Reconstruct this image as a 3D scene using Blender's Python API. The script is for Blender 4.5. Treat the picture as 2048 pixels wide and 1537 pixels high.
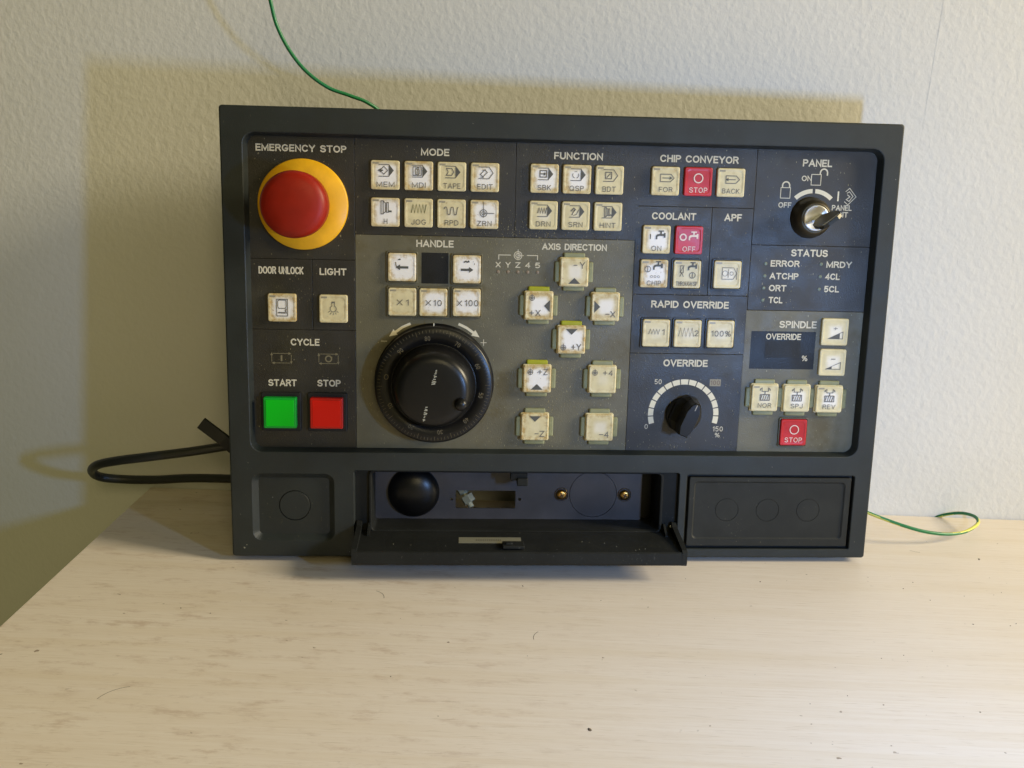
import bpy, math, random
from mathutils import Vector, Matrix, geometry
random.seed(7)
R = math.radians
sc = bpy.context.scene
for o in list(bpy.data.objects): bpy.data.objects.remove(o)

# ------------------------------------------------------------------ camera
CAM = (-0.0167, -0.7201, 0.2944)
PITCH, YAW, ROLL, F = R(15.3103), R(-1.421), R(1.6311), 1910.57
cam = bpy.data.cameras.new('camera'); co = bpy.data.objects.new('camera', cam); sc.collection.objects.link(co)
cp, sp, cy, sy = math.cos(PITCH), math.sin(PITCH), math.cos(YAW), math.sin(YAW)
f = Vector((sy*cp, cy*cp, -sp)); r_ = Vector((cy, -sy, 0)); u_ = r_.cross(f)
r2 = math.cos(ROLL)*r_ + math.sin(ROLL)*u_; u2 = -math.sin(ROLL)*r_ + math.cos(ROLL)*u_
m = Matrix((r2, u2, -f)).transposed().to_4x4(); m.translation = Vector(CAM)
co.matrix_world = m
cam.sensor_width = 36; cam.lens = F/2048*36; cam.clip_start = .01; cam.clip_end = 50
sc.camera = co
# ------------------------------------------------------------------ light: dim warm room, a small cool lamp close by on the right, warm light from the right
w = bpy.data.worlds.new('World'); sc.world = w; w.use_nodes = True
bg = w.node_tree.nodes['Background']; bg.inputs[1].default_value = 1
# the room: dim warm walls, brighter towards the windows on the right, darker to the left
wt = w.node_tree; tc = wt.nodes.new('ShaderNodeTexCoord'); sx0 = wt.nodes.new('ShaderNodeSeparateXYZ'); wt.links.new(tc.outputs['Generated'], sx0.inputs[0])
mr0 = wt.nodes.new('ShaderNodeMapRange'); mr0.interpolation_type = 'SMOOTHSTEP'; wt.links.new(sx0.outputs[0], mr0.inputs[0])
for q, v in ((1, -.7), (2, .7), (3, 0), (4, 1)): mr0.inputs[q].default_value = v
mx0 = wt.nodes.new('ShaderNodeMix'); mx0.data_type = 'RGBA'; wt.links.new(mr0.outputs[0], mx0.inputs[0])
mx0.inputs[6].default_value = (.057, .052, .022, 1); mx0.inputs[7].default_value = (.20, .183, .072, 1); wt.links.new(mx0.outputs[2], bg.inputs[0])
def area(name, loc, target, sx, sy_, power, col):
    l = bpy.data.lights.new(name, 'AREA'); l.shape = 'RECTANGLE'; l.size = sx; l.size_y = sy_; l.energy = power; l.color = col
    o = bpy.data.objects.new(name, l); sc.collection.objects.link(o); o.location = loc
    o.rotation_euler = (Vector(target)-Vector(loc)).to_track_quat('-Z', 'Y').to_euler(); return o
area('cool_lamp', (.262, -.49, .188), (.0, 0, .17), .022, .05, 1.24, (.27, .50, 1.0))
area('far_window', (2.6, -.60, 1.3), (-.05, -.05, .15), .6, .8, 101, (1.0, .87, .61))
area('room_light', (.6, -2.5, 1.3), (-.05, -.05, .15), .6, .8, 9.5, (1.0, .82, .42))
sc.view_settings.view_transform = 'Standard'; sc.view_settings.look = 'None'; sc.view_settings.exposure = 0; sc.view_settings.gamma = 1

# ------------------------------------------------------------------ materials
def mat(name, col, rough=.5, metal=0, spec=.5, coat=0, alpha=None):
    M = bpy.data.materials.new(name); M.use_nodes = True; b = M.node_tree.nodes['Principled BSDF']
    b.inputs['Base Color'].default_value = (*col, 1); b.inputs['Roughness'].default_value = rough
    b.inputs['Metallic'].default_value = metal; b.inputs['Specular IOR Level'].default_value = spec
    if coat: b.inputs['Coat Weight'].default_value = coat; b.inputs['Coat Roughness'].default_value = .08
    return M
class NT:
    def __init__(s, M): s.t = M.node_tree; s.b = s.t.nodes['Principled BSDF']
    def n(s, typ, **k):
        x = s.t.nodes.new(typ)
        for a, v in k.items():
            if a.startswith('_'): x.inputs[a[1:]].default_value = v
            else: setattr(x, a, v)
        return x
    def l(s, a, b): s.t.links.new(a, b)
    def obj(s, scale=None):
        c = s.n('ShaderNodeTexCoord')
        if scale is None: return c.outputs['Object']
        mp = s.n('ShaderNodeMapping'); mp.inputs['Scale'].default_value = scale; s.l(c.outputs['Object'], mp.inputs[0]); return mp.outputs[0]
    def noise(s, vec, scale, detail=3, rough=.5, dist=0):
        x = s.n('ShaderNodeTexNoise'); x.inputs['Scale'].default_value = scale; x.inputs['Detail'].default_value = detail
        x.inputs['Roughness'].default_value = rough; x.inputs['Distortion'].default_value = dist; s.l(vec, x.inputs['Vector']); return x.outputs['Fac']
    def ramp(s, v, lo, hi, a=0., b=1.):
        x = s.n('ShaderNodeMapRange'); x.interpolation_type = 'SMOOTHSTEP'
        for i, q in enumerate((lo, hi, a, b)): x.inputs[i+1].default_value = q
        s.l(v, x.inputs[0]); return x.outputs[0]
    def mix(s, fac, a, b):
        x = s.n('ShaderNodeMix', data_type='RGBA')
        for sock, v in ((x.inputs[0], fac), (x.inputs[6], a), (x.inputs[7], b)):
            if isinstance(v, (int, float)): sock.default_value = v
            elif isinstance(v, tuple): sock.default_value = (*v, 1)
            else: s.l(v, sock)
        return x.outputs[2]
    def math(s, op, a, b=None, c=None):
        x = s.n('ShaderNodeMath', operation=op)
        for i, v in enumerate((a, b, c)):
            if v is None: continue
            if isinstance(v, (int, float)): x.inputs[i].default_value = v
            else: s.l(v, x.inputs[i])
        return x.outputs[0]
    def bump(s, h, strength, dist):
        x = s.n('ShaderNodeBump'); x.inputs['Strength'].default_value = strength; x.inputs['Distance'].default_value = dist
        s.l(h, x.inputs['Height']); s.l(x.outputs[0], s.b.inputs['Normal']); return x
def plastic(name, col, rough=.45, speck=.0, speck_col=(.30, .27, .18), bump=.25, grime=(.05, .045, .02), grime_amt=.0, spec=.5):
    M = mat(name, col, rough, spec=spec); t = NT(M); v = t.obj()
    n1 = t.noise(v, 1800, 2); n2 = t.noise(v, 35, 4, .6)
    c = t.mix(t.ramp(n2, .35, .7), tuple(x*.86 for x in col), tuple(x*1.12 for x in col))
    if grime_amt: c = t.mix(t.math('MULTIPLY', t.ramp(t.noise(v, 18, 5, .65), .5, .68), grime_amt), c, grime)
    if speck:
        area_m = t.ramp(t.noise(v, 26, 3, .6), .5, .72)
        sv = t.obj((1, 1, .45))
        sp1 = t.ramp(t.noise(sv, 1150, 2, .6), .665, .70)
        sp2 = t.ramp(t.noise(sv, 700, 1, .5), .74, .765)
        k = t.math('MULTIPLY', t.math('ADD', t.math('MULTIPLY', sp1, area_m), t.math('MULTIPLY', sp2, .6)), speck)
        k = t.math('MINIMUM', k, 1.0)
        c = t.mix(k, c, speck_col)
    t.l(c, t.b.inputs['Base Color'])
    t.l(t.ramp(t.noise(v, 60, 4), .3, .7, rough-.07, rough+.08), t.b.inputs['Roughness'])
    t.bump(n1, bump, .00012)
    return M
M_BEZEL = plastic('bezel plastic', (.0135, .0180, .0175), .52, .35, (.13, .12, .07), .7, spec=.5)
M_DARK = plastic('dark membrane', (.0125, .0105, .0070), .47, 1.0, (.30, .26, .15), 1.2, grime_amt=.3, spec=.68)
M_GREY = plastic('grey membrane', (.118, .108, .066), .47, 1.0, (.38, .35, .21), 1.2, (.075, .056, .012), .85, spec=.6)
M_FLAP = plastic('flap plastic', (.014, .015, .014), .52, .25, (.2, .2, .18), .4, spec=.2)
M_BLACK = mat('matte black', (.006, .006, .006), .6)
M_KNOB = mat('glossy black knob', (.0045, .0045, .005), .33, spec=.4)
M_RUB = mat('black rubber', (.01, .01, .01), .5)
M_COVER = plastic('cover plastic', (.022, .023, .020), .56, .5, (.17, .15, .10), .5, spec=.25)
M_PRINT = mat('cream print', (.60, .56, .44), .6)
M_PRINTB = mat('bright cream print', (.70, .65, .50), .55)
M_PRINTD = mat('faded print', (.17, .15, .09), .6)
M_INK = mat('grey key ink', (.135, .125, .11), .55)
M_INKD = mat('dark key ink', (.08, .08, .072), .55)
M_INKG = mat('green worn ink', (.055, .07, .015), .55)
M_WINK = mat('pale key ink', (.75, .62, .55), .5)
M_YEL = plastic('emergency yellow', (.80, .42, .006), .42, .0, bump=.1, grime=(.45, .22, .01), grime_amt=.35)
M_RED = plastic('emergency red', (.27, .010, .002), .45, bump=.1, grime=(.10, .006, .004), grime_amt=.8, spec=.3)
M_GREEN = mat('green lens', (.0, .55, .012), .35, spec=.3); M_RLENS = mat('red lens', (.82, .010, .003), .35, spec=.3)
M_GREENE = mat('green lens rim', (.0, .36, .03), .3); M_RLENSE = mat('red lens rim', (.60, .008, .004), .3)
M_WINDOW = plastic('dark display window', (.007, .007, .007), .45, .9, (.09, .09, .06), .9, spec=.35)
M_LCD = plastic('worn display film', (.010, .012, .015), .50, 1.0, (.07, .08, .10), 2.0, spec=.35)
M_BACKP = plastic('blue grey sheet metal', (.060, .058, .066), .42, .12, bump=.15)
M_BRASS = mat('brass', (.62, .36, .10), .30, 1)
M_STEEL = mat('brushed steel', (.60, .61, .62), .40, .6); M_DSTEEL = mat('tarnished steel', (.085, .075, .055), .45, .9)
M_ZINC = mat('zinc bolt', (.42, .44, .36), .40, .4)
M_KEYM = mat('dark key metal', (.035, .033, .026), .34, .7)
M_SILV = mat('silver strip', (.27, .26, .19), .4, .3)
M_GUARD = plastic('olive translucent guard', (.26, .27, .155), .30, .1, bump=.15, grime=(.13, .12, .04), grime_amt=.6)
M_GUARDL = plastic('yellow green guard', (.36, .37, .022), .30, .0, bump=.15)
M_DOT = mat('status window', (.14, .17, .12), .35); M_DOTB = mat('axis lamp dot', (.21, .16, .11), .4)
M_CABLE = mat('black cable sheath', (.014, .016, .016), .42); M_WG = mat('green wire insulation', (.008, .17, .055), .35); M_WY = mat('yellow wire stripe', (.62, .60, .10), .4)

M_FRAME = plastic('glossy key frame', (.022, .021, .018), .42, .2, (.25, .24, .18), .4, spec=.6)
def keycap_material(name, inner, mid, edge):
    """cream key: yellowed grimy border, middle worn to white; object colour gives wear (r), browning (g), seed (b)"""
    M = mat(name, mid, .42, spec=.4); t = NT(M)
    oi = t.n('ShaderNodeObjectInfo'); sep = t.n('ShaderNodeSeparateColor'); t.l(oi.outputs['Color'], sep.inputs[0])
    v = t.obj(); off = t.n('ShaderNodeVectorMath', operation='ADD'); cmb = t.n('ShaderNodeCombineXYZ')
    t.l(sep.outputs[2], cmb.inputs[0]); t.l(sep.outputs[2], cmb.inputs[2]); t.l(v, off.inputs[0]); t.l(cmb.outputs[0], off.inputs[1]); vv = off.outputs[0]
    s = t.n('ShaderNodeSeparateXYZ'); t.l(v, s.inputs[0])
    ax = t.math('ABSOLUTE', t.math('SUBTRACT', s.outputs[0], t.math('MULTIPLY', sep.outputs[0], .0010)))
    az = t.math('ABSOLUTE', s.outputs[2])
    p = t.math('POWER', t.math('ADD', t.math('POWER', t.math('MULTIPLY', ax, 1000.), 5.), t.math('POWER', t.math('MULTIPLY', az, 1000.), 5.)), .2)
    d = t.math('ADD', p, t.math('MULTIPLY', t.math('SUBTRACT', t.noise(vv, 260, 2), .5), 2.0))
    d2 = t.math('SUBTRACT', t.math('MULTIPLY', sep.outputs[0], 8.2), d)         # >0 inside the worn patch
    white = t.math('MULTIPLY', t.ramp(d2, -2.0, 2.0), t.ramp(sep.outputs[0], .25, .72))
    brown = t.math('MULTIPLY', t.math('MULTIPLY', t.ramp(t.noise(vv, 260, 4, .65), .42, .66), t.ramp(d, 4.5, 8.6)), sep.outputs[1])
    ring = t.math('MULTIPLY', t.math('MULTIPLY', t.ramp(d2, -3.4, -1.2), t.math('SUBTRACT', 1.0, white)), t.math('MULTIPLY', sep.outputs[1], t.ramp(sep.outputs[0], .3, .7)))
    base = t.mix(t.ramp(t.noise(vv, 130, 3), .35, .7), mid, tuple(a*.86 for a in mid))
    base = t.mix(t.math('MULTIPLY', ring, .40), base, edge)
    c = t.mix(white, base, inner); c = t.mix(brown, c, edge)
    spots = t.math('MULTIPLY', t.ramp(t.noise(vv, 520, 2), .70, .76), t.math('MULTIPLY', sep.outputs[1], .7))
    c = t.mix(spots, c, (.20, .10, .04)); t.l(c, t.b.inputs['Base Color'])
    t.bump(t.noise(vv, 420, 3), .3, .0001)
    return M
M_CAP = keycap_material('cream keycap', (.82, .80, .78), (.68, .60, .36), (.42, .27, .085))
M_CAPR = plastic('red keycap', (.50, .012, .016), .35, .15, (.6, .3, .28), bump=.3, grime=(.58, .035, .045), grime_amt=.4)
M_CAPP = keycap_material('pale keycap', (.78, .74, .66), (.60, .53, .37), (.40, .30, .14))

# wall: rough painted plaster
M_WALL = mat('painted plaster', (.74, .735, .70), .75, spec=.25); t = NT(M_WALL); v = t.obj()
vw = t.obj((1, 1, 1)); mp = t.n('ShaderNodeMapping'); mp.inputs['Rotation'].default_value = (0, R(-35), 0); mp.inputs['Scale'].default_value = (1.0, 1, .8); t.l(v, mp.inputs[0])
h1 = t.noise(mp.outputs[0], 215, 2.5, .5, .15); h2 = t.noise(v, 420, 2, .5); h3 = t.noise(v, 22, 2)
hh = t.math('ADD', t.math('ADD', h1, t.math('MULTIPLY', h2, .22)), t.math('MULTIPLY', h3, .35))
s = t.n('ShaderNodeSeparateXYZ'); t.l(v, s.inputs[0])
# wallpaper joint near the right: a fine step that fades out downwards
sx_ = t.math('ADD', s.outputs[0], t.math('MULTIPLY', t.math('SUBTRACT', s.outputs[2], .33), -.03))
step = t.math('MULTIPLY', t.ramp(sx_, .2556, .2566), t.ramp(s.outputs[2], .27, .33))
hh = t.math('ADD', hh, t.math('MULTIPLY', step, .25)); t.bump(hh, .40, .0009)
c = t.mix(t.ramp(t.noise(v, 7, 3), .3, .7), (.735, .735, .715), (.765, .765, .75)); t.l(c, t.b.inputs['Base Color'])
# table: cream laminate with fine streaks and stains
M_TABLE = mat('cream wood laminate', (.70, .60, .45), .42, spec=.35); t = NT(M_TABLE); v = t.obj()
g1 = t.noise(t.obj((10, 480, 1)), 1, 4, .65); g2 = t.noise(t.obj((26, 800, 1)), 1, 3, .6); g3 = t.noise(t.obj((3, 60, 1)), 1, 3, .5)
c = t.mix(t.ramp(g1, .25, .75), (.685, .60, .50), (.735, .665, .58))
c = t.mix(t.math('MULTIPLY', t.ramp(g2, .56, .76), .34), c, (.46, .37, .25))
c = t.mix(t.math('MULTIPLY', t.ramp(g3, .45, .75), .28), c, (.60, .49, .33))
s = t.n('ShaderNodeSeparateXYZ'); t.l(v, s.inputs[0])
left = t.ramp(s.outputs[0], .12, -.12, .12, 1.0)
st = t.math('MULTIPLY', t.math('MULTIPLY', t.ramp(t.noise(t.obj((1, 3.2, 1)), 34, 7, .74), .50, .68), t.ramp(g1, .35, .62, .35, 1.)), left)
c = t.mix(t.math('MULTIPLY', st, .5), c, (.38, .25, .16))
pores = t.math('MULTIPLY', t.ramp(t.noise(t.obj((60, 1500, 1)), 1, 2, .5), .62, .72), .42); c = t.mix(pores, c, (.42, .33, .22))
sp_ = t.math('MULTIPLY', t.ramp(t.noise(v, 170, 2), .72, .75), t.ramp(t.noise(v, 9, 1), .45, .6, .1, .8)); c = t.mix(sp_, c, (.20, .14, .09))
t.l(c, t.b.inputs['Base Color']); t.bump(g2, .12, .0002); t.l(t.ramp(g1, .3, .7, .36, .5), t.b.inputs['Roughness'])
M_EDGE = mat('table edge band', (.55, .47, .34), .5)

# ------------------------------------------------------------------ mesh builder (millimetres; x right, y into the wall, z up)
def rr(cx, cz, w, h, r, n=4):
    P = []
    for (sx, sz, a0) in ((1, -1, -90), (1, 1, 0), (-1, 1, 90), (-1, -1, 180)):
        for i in range(n+1):
            a = R(a0+90*i/n); P.append((cx+sx*(w/2-r)+r*math.cos(a), cz+sz*(h/2-r)+r*math.sin(a)))
    return P
def box2(x0, x1, z0, z1, r, n=4): return rr((x0+x1)/2, (z0+z1)/2, x1-x0, z1-z0, r, n)
def circ(cx, cz, r, n=32): return [(cx+r*math.cos(2*math.pi*i/n), cz+r*math.sin(2*math.pi*i/n)) for i in range(n)]
class G:
    def __init__(s): s.v = []; s.f = []; s.mi = []; s.m = 0; s.sm = []; s.lw = 1.
    def add(s, vs, fs, smooth=False):
        b = len(s.v); s.v += [tuple(q) for q in vs]
        for q in fs: s.f.append([b+i for i in q]); s.mi.append(s.m); s.sm.append(smooth)
    def loft(s, loops, cap0=False, cap1=False, smooth=False, rev=False):
        n = len(loops[0][0]); vs = []; fs = []
        for lp, y in loops: vs += [(x, y, z) for x, z in lp]
        for k in range(len(loops)-1):
            for i in range(n):
                j = (i+1) % n; q = [k*n+i, k*n+j, (k+1)*n+j, (k+1)*n+i]; fs.append(q[::-1] if rev else q)
        if cap0: fs.append(list(range(n))[::-1])
        if cap1: fs.append([(len(loops)-1)*n+i for i in range(n)])
        s.add(vs, fs, smooth)
    def plate(s, cx, cz, w, h, r, yb, yf, b=.3, dish=None):
        L = [(rr(cx, cz, w, h, r), yb), (rr(cx, cz, w, h, r), yf+b), (rr(cx, cz, w-b*.6, h-b*.6, max(r-b*.3, .02)), yf+b*.3), (rr(cx, cz, w-2*b, h-2*b, max(r-b, .02)), yf)]
        if dish:
            wd, dp = dish; L += [(rr(cx, cz, w-2*wd, h-2*wd, 2.6), yf), (rr(cx, cz, w-2*wd-1.4, h-2*wd-1.4, 2.4), yf+dp)]
        s.loft(L, False, True)
    def holed(s, outer, holes, y, back=False):
        polys = [[Vector((x, z, 0)) for x, z in outer]]+[[Vector((x, z, 0)) for x, z in h] for h in holes]
        tris = geometry.tessellate_polygon(polys); P = [p for q in polys for p in q]; fs = []
        for a, b, c in tris:
            ar = (P[b].x-P[a].x)*(P[c].y-P[a].y)-(P[c].x-P[a].x)*(P[b].y-P[a].y)
            q = [a, b, c] if ar > 0 else [a, c, b]; fs.append(q[::-1] if back else q)
        s.add([(p.x, y, p.y) for p in P], fs)
    def rev(s, cx, cz, prof, n=64, cap=True, smooth=True):
        s.loft([(circ(cx, cz, max(r, .01), n), y) for r, y in prof], False, cap, smooth)
    def flat(s, pts, y): s.add([(x, y, z) for x, z in pts], [list(range(len(pts)))])
    def strip(s, A, B, y):
        n = len(A); s.add([(x, y, z) for x, z in A]+[(x, y, z) for x, z in B], [[i, i+1, n+i+1, n+i] for i in range(n-1)])
    def line(s, pts, y, w=.4, closed=False):
        w *= s.lw
        P = [Vector(p) for p in pts]; n = len(P); A = []; B = []
        for i in range(n):
            a = P[i-1] if (i > 0 or closed) else None; c = P[(i+1) % n] if (i < n-1 or closed) else None
            d1 = (P[i]-a).normalized() if a is not None else None; d2 = (c-P[i]).normalized() if c is not None else None
            d = (d1+d2) if (d1 and d2) else (d1 or d2)
            if d.length < 1e-6: d = d1
            d = d.normalized(); nn = Vector((-d.y, d.x)); k = 1.
            if d1 and d2: k = min(1/max(.3, abs(nn.dot(Vector((-d1.y, d1.x))))), 2.2)
            A.append(P[i]-nn*w/2*k); B.append(P[i]+nn*w/2*k)
        if closed: A.append(A[0]); B.append(B[0])
        s.strip(A, B, y)
    def ring(s, cx, cz, r0, r1, y, a0=0, a1=360, n=28):
        s.strip([(cx+r1*math.cos(R(a0+(a1-a0)*i/n)), cz+r1*math.sin(R(a0+(a1-a0)*i/n))) for i in range(n+1)],
                [(cx+r0*math.cos(R(a0+(a1-a0)*i/n)), cz+r0*math.sin(R(a0+(a1-a0)*i/n))) for i in range(n+1)], y)
    def disc(s, cx, cz, r, y, n=20): s.flat(circ(cx, cz, r, n), y)
    def box(s, x0, x1, y0, y1, z0, z1, b=.3):
        s.loft([(box2(x0, x1, z0, z1, b, 1), y1), (box2(x0, x1, z0, z1, b, 1), y0+b), (box2(x0+b, x1-b, z0+b, z1-b, b*.5, 1), y0)], True, True)
    def prismx(s, prof, x0, x1):
        n = len(prof); s.add([(x0, y, z) for y, z in prof]+[(x1, y, z) for y, z in prof],
              [[i, (i+1) % n, n+(i+1) % n, n+i] for i in range(n)]+[list(range(n))[::-1], [n+i for i in range(n)]])
    def text(s, body, cx, cz, w, h, y, bold=0., rot=0):
        if body == '-':
            s.flat([(cx-w/2, cz-.27), (cx+w/2, cz-.27), (cx+w/2, cz+.27), (cx-w/2, cz+.27)], y); return
        lw0 = s.lw; s.lw = 1.
        sw = h*(.195 if bold > .015 else (.17 if bold > .005 else (.125 if bold == 0 else .15)))
        segs = []; X = 0.; sp = .30 if bold > .005 else .34
        for ch in body:
            if ch == ' ': X += .30; continue
            W_, strokes = GLYPH[ch]
            for q in strokes: segs.append([(X+a, b) for a, b in q])
            X += W_+sp
        X -= sp; kx_ = (w-sw)/max(X, .01) if w else (h-sw)*.9
        if X < .05: kx_ = 1
        ca, sa = math.cos(R(rot)), math.sin(R(rot))
        for k, q in enumerate(segs):
            P = []
            for a, b in q:
                p = (a-X/2)*kx_; t_ = (b-.5)*(h-sw); P.append((cx+p*ca-t_*sa, cz+p*sa+t_*ca))
            def cap_(p0, p1):   # extend butt ends by half a stroke so corners close
                d = math.hypot(p0[0]-p1[0], p0[1]-p1[1]) or 1; return (p0[0]+(p0[0]-p1[0])/d*sw*.5, p0[1]+(p0[1]-p1[1])/d*sw*.5)
            if math.hypot(P[0][0]-P[-1][0], P[0][1]-P[-1][1]) < 1e-4: s.line(P[:-1], y-.004*(k % 2), sw, True)
            else: P = [cap_(P[0], P[1])]+P[1:-1]+[cap_(P[-1], P[-2])]; s.line(P, y-.004*(k % 2), sw)
        s.lw = lw0
    def obj(s, name, mats, parent=None, loc=(0, 0, 0), mesh=True):
        me = bpy.data.meshes.new(name); me.from_pydata([Vector(p)*.001 for p in s.v], [], s.f)
        for M in (mats if isinstance(mats, (list, tuple)) else [mats]): me.materials.append(M)
        me.polygons.foreach_set('material_index', s.mi); me.polygons.foreach_set('use_smooth', s.sm); me.update()
        o = bpy.data.objects.new(name, me); sc.collection.objects.link(o)
        if parent: o.parent = parent
        o.location = Vector(loc)*.001; return o
def EA(cx, cz, rx, rz, a0, a1, n=9): return [(cx+rx*math.cos(R(a0+(a1-a0)*i/n)), cz+rz*math.sin(R(a0+(a1-a0)*i/n))) for i in range(n+1)]
GLYPH = {   # letters as centre lines in a box of height 1
 'A': (.78, [[(0, 0), (.39, 1), (.78, 0)], [(.16, .3), (.62, .3)]]), 'B': (.64, [[(0, .53), (0, 1), (.36, 1)]+EA(.38, .77, .22, .23, 80, -80)+[(.3, .53), (0, .53)], [(0, .53), (0, 0), (.38, 0)]+EA(.38, .265, .26, .265, -80, 80)+[(.3, .53)]]),
 'C': (.74, [EA(.39, .5, .39, .5, 42, 318, 16)]), 'D': (.68, [[(0, 0), (0, 1), (.28, 1)]+EA(.28, .5, .40, .5, 85, -85, 12)+[(.28, 0), (0, 0)]]), 'E': (.54, [[(.54, 0), (0, 0), (0, 1), (.54, 1)], [(0, .52), (.48, .52)]]),
 'F': (.52, [[(0, 0), (0, 1), (.52, 1)], [(0, .5), (.45, .5)]]), 'G': (.78, [EA(.39, .5, .39, .5, 45, 325, 16)+[(.76, .44), (.45, .44)]]), 'H': (.66, [[(0, 0), (0, 1)], [(.66, 0), (.66, 1)], [(0, .52), (.66, .52)]]),
 'I': (.0, [[(0, 0), (0, 1)]]), 'J': (.48, [[(.48, 1), (.48, .3)]+EA(.24, .26, .24, .26, 0, -180)]), 'K': (.66, [[(0, 0), (0, 1)], [(.64, 1), (.02, .38)], [(.22, .56), (.66, 0)]]), 'L': (.5, [[(0, 1), (0, 0), (.5, 0)]]),
 'M': (.84, [[(0, 0), (0, 1), (.42, .1), (.84, 1), (.84, 0)]]), 'N': (.66, [[(0, 0), (0, 1), (.66, 0), (.66, 1)]]), 'O': (.8, [EA(.4, .5, .4, .5, 0, 360, 22)]), 'P': (.6, [[(0, 0), (0, 1), (.34, 1)]+EA(.34, .74, .26, .26, 80, -80)+[(.34, .48), (0, .48)]]),
 'Q': (.8, [EA(.4, .5, .4, .5, 0, 360, 22), [(.5, .22), (.78, -.02)]]), 'R': (.64, [[(0, 0), (0, 1), (.36, 1)]+EA(.36, .755, .26, .245, 80, -80)+[(.36, .51), (0, .51)], [(.38, .51), (.64, 0)]]),
 'S': (.66, [EA(.33, .755, .30, .245, 25, 265, 11)+EA(.33, .26, .33, .26, 85, -155, 11)]), 'T': (.66, [[(0, 1), (.66, 1)], [(.33, 0), (.33, 1)]]), 'U': (.66, [[(0, 1), (0, .33)]+EA(.33, .33, .33, .33, 180, 360, 10)+[(.66, 1)]]),
 'V': (.72, [[(0, 1), (.36, 0), (.72, 1)]]), 'W': (1., [[(0, 1), (.25, 0), (.5, 1), (.75, 0), (1, 1)]]), 'X': (.66, [[(0, 0), (.66, 1)], [(0, 1), (.66, 0)]]), 'Y': (.7, [[(0, 1), (.35, .45), (.7, 1)], [(.35, .45), (.35, 0)]]), 'Z': (.62, [[(0, 1), (.62, 1), (0, 0), (.62, 0)]]),
 '0': (.54, [EA(.27, .5, .27, .5, 0, 360, 18)]), '1': (.2, [[(0, .78), (.2, 1), (.2, 0)]]), '2': (.54, [EA(.27, .72, .26, .28, 165, -35, 9)+[(0, 0), (.54, 0)]]), '3': (.54, [EA(.26, .75, .24, .25, 160, -80, 9), EA(.26, .26, .28, .26, 85, -160, 9)]),
 '4': (.58, [[(.44, 0), (.44, 1), (0, .3), (.58, .3)]]), '5': (.54, [[(.5, 1), (.08, 1), (.03, .52)]+EA(.26, .32, .28, .32, 110, -135, 10)]), '6': (.54, [EA(.27, .3, .27, .3, 0, 360, 14), [(.01, .36), (.08, .7), (.27, .98), (.46, .92)]]),
 '7': (.54, [[(0, 1), (.54, 1), (.2, 0)]]), '8': (.54, [EA(.27, .75, .23, .25, 0, 360, 14), EA(.27, .26, .27, .26, 0, 360, 14)]), '9': (.54, [EA(.27, .7, .27, .3, 0, 360, 14), [(.53, .64), (.46, .3), (.27, .02), (.08, .08)]]),
 '%': (.9, [EA(.18, .77, .18, .23, 0, 360, 10), EA(.72, .23, .18, .23, 0, 360, 10), [(.16, 0), (.72, 1)]]), '+': (.6, [[(0, .5), (.6, .5)], [(.3, .15), (.3, .85)]]), '-': (.5, [[(0, .5), (.5, .5)]]),
}
def tag(o, label=None, cat=None, group=None, kind=None):
    for k, q in (('label', label), ('category', cat), ('group', group), ('kind', kind)):
        if q: o[k] = q
    return o

# ------------------------------------------------------------------ setting: wall and table
g = G(); g.add([(-1600, 0, -900), (1600, 0, -900), (1600, 0, 1300), (-1600, 0, 1300)], [[0, 1, 2, 3]])
wall = g.obj('wall', M_WALL); tag(wall, 'rough off white painted plaster wall behind the control panel', 'wall', kind='structure')
g = G()
L = box2(-327, 1500, -1100, -1.2, 1.0, 2)     # (x, y) outline
def up(loop, z): return [(x, y, z) for x, y in loop]
n = len(L); Li = box2(-326, 1499, -1099, -2.2, 1., 2)
g.add(up(L, -26)+up(L, -1)+up(Li, 0), [[i, (i+1) % n, n+(i+1) % n, n+i] for i in range(n)]+[[n+i, n+(i+1) % n, 2*n+(i+1) % n, 2*n+i] for i in range(n)]+[[2*n+i for i in range(n)], list(range(n))[::-1]])
tb = g.obj('tabletop', M_TABLE); g2_ = G()
tr = bpy.data.objects.new('table', None); sc.collection.objects.link(tr); tr.location = (.5, -.5, -.7); tag(tr, 'cream wood grain laminate table the control panel stands on', 'table')
tb.parent = tr; tb.location = (-.5, .5, .7)
for (x, y) in ((-285, -60), (-285, -1040), (1440, -60), (1440, -1040)):
    gg = G(); gg.add([(x+a, y+b, z) for z in (-700, -26) for a, b in ((-20, -20), (20, -20), (20, 20), (-20, 20))], [[0, 1, 5, 4], [1, 2, 6, 5], [2, 3, 7, 6], [3, 0, 4, 7], [3, 2, 1, 0]])
    lg = gg.obj('leg', M_EDGE, tr, (-500, 500, 700))
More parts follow.
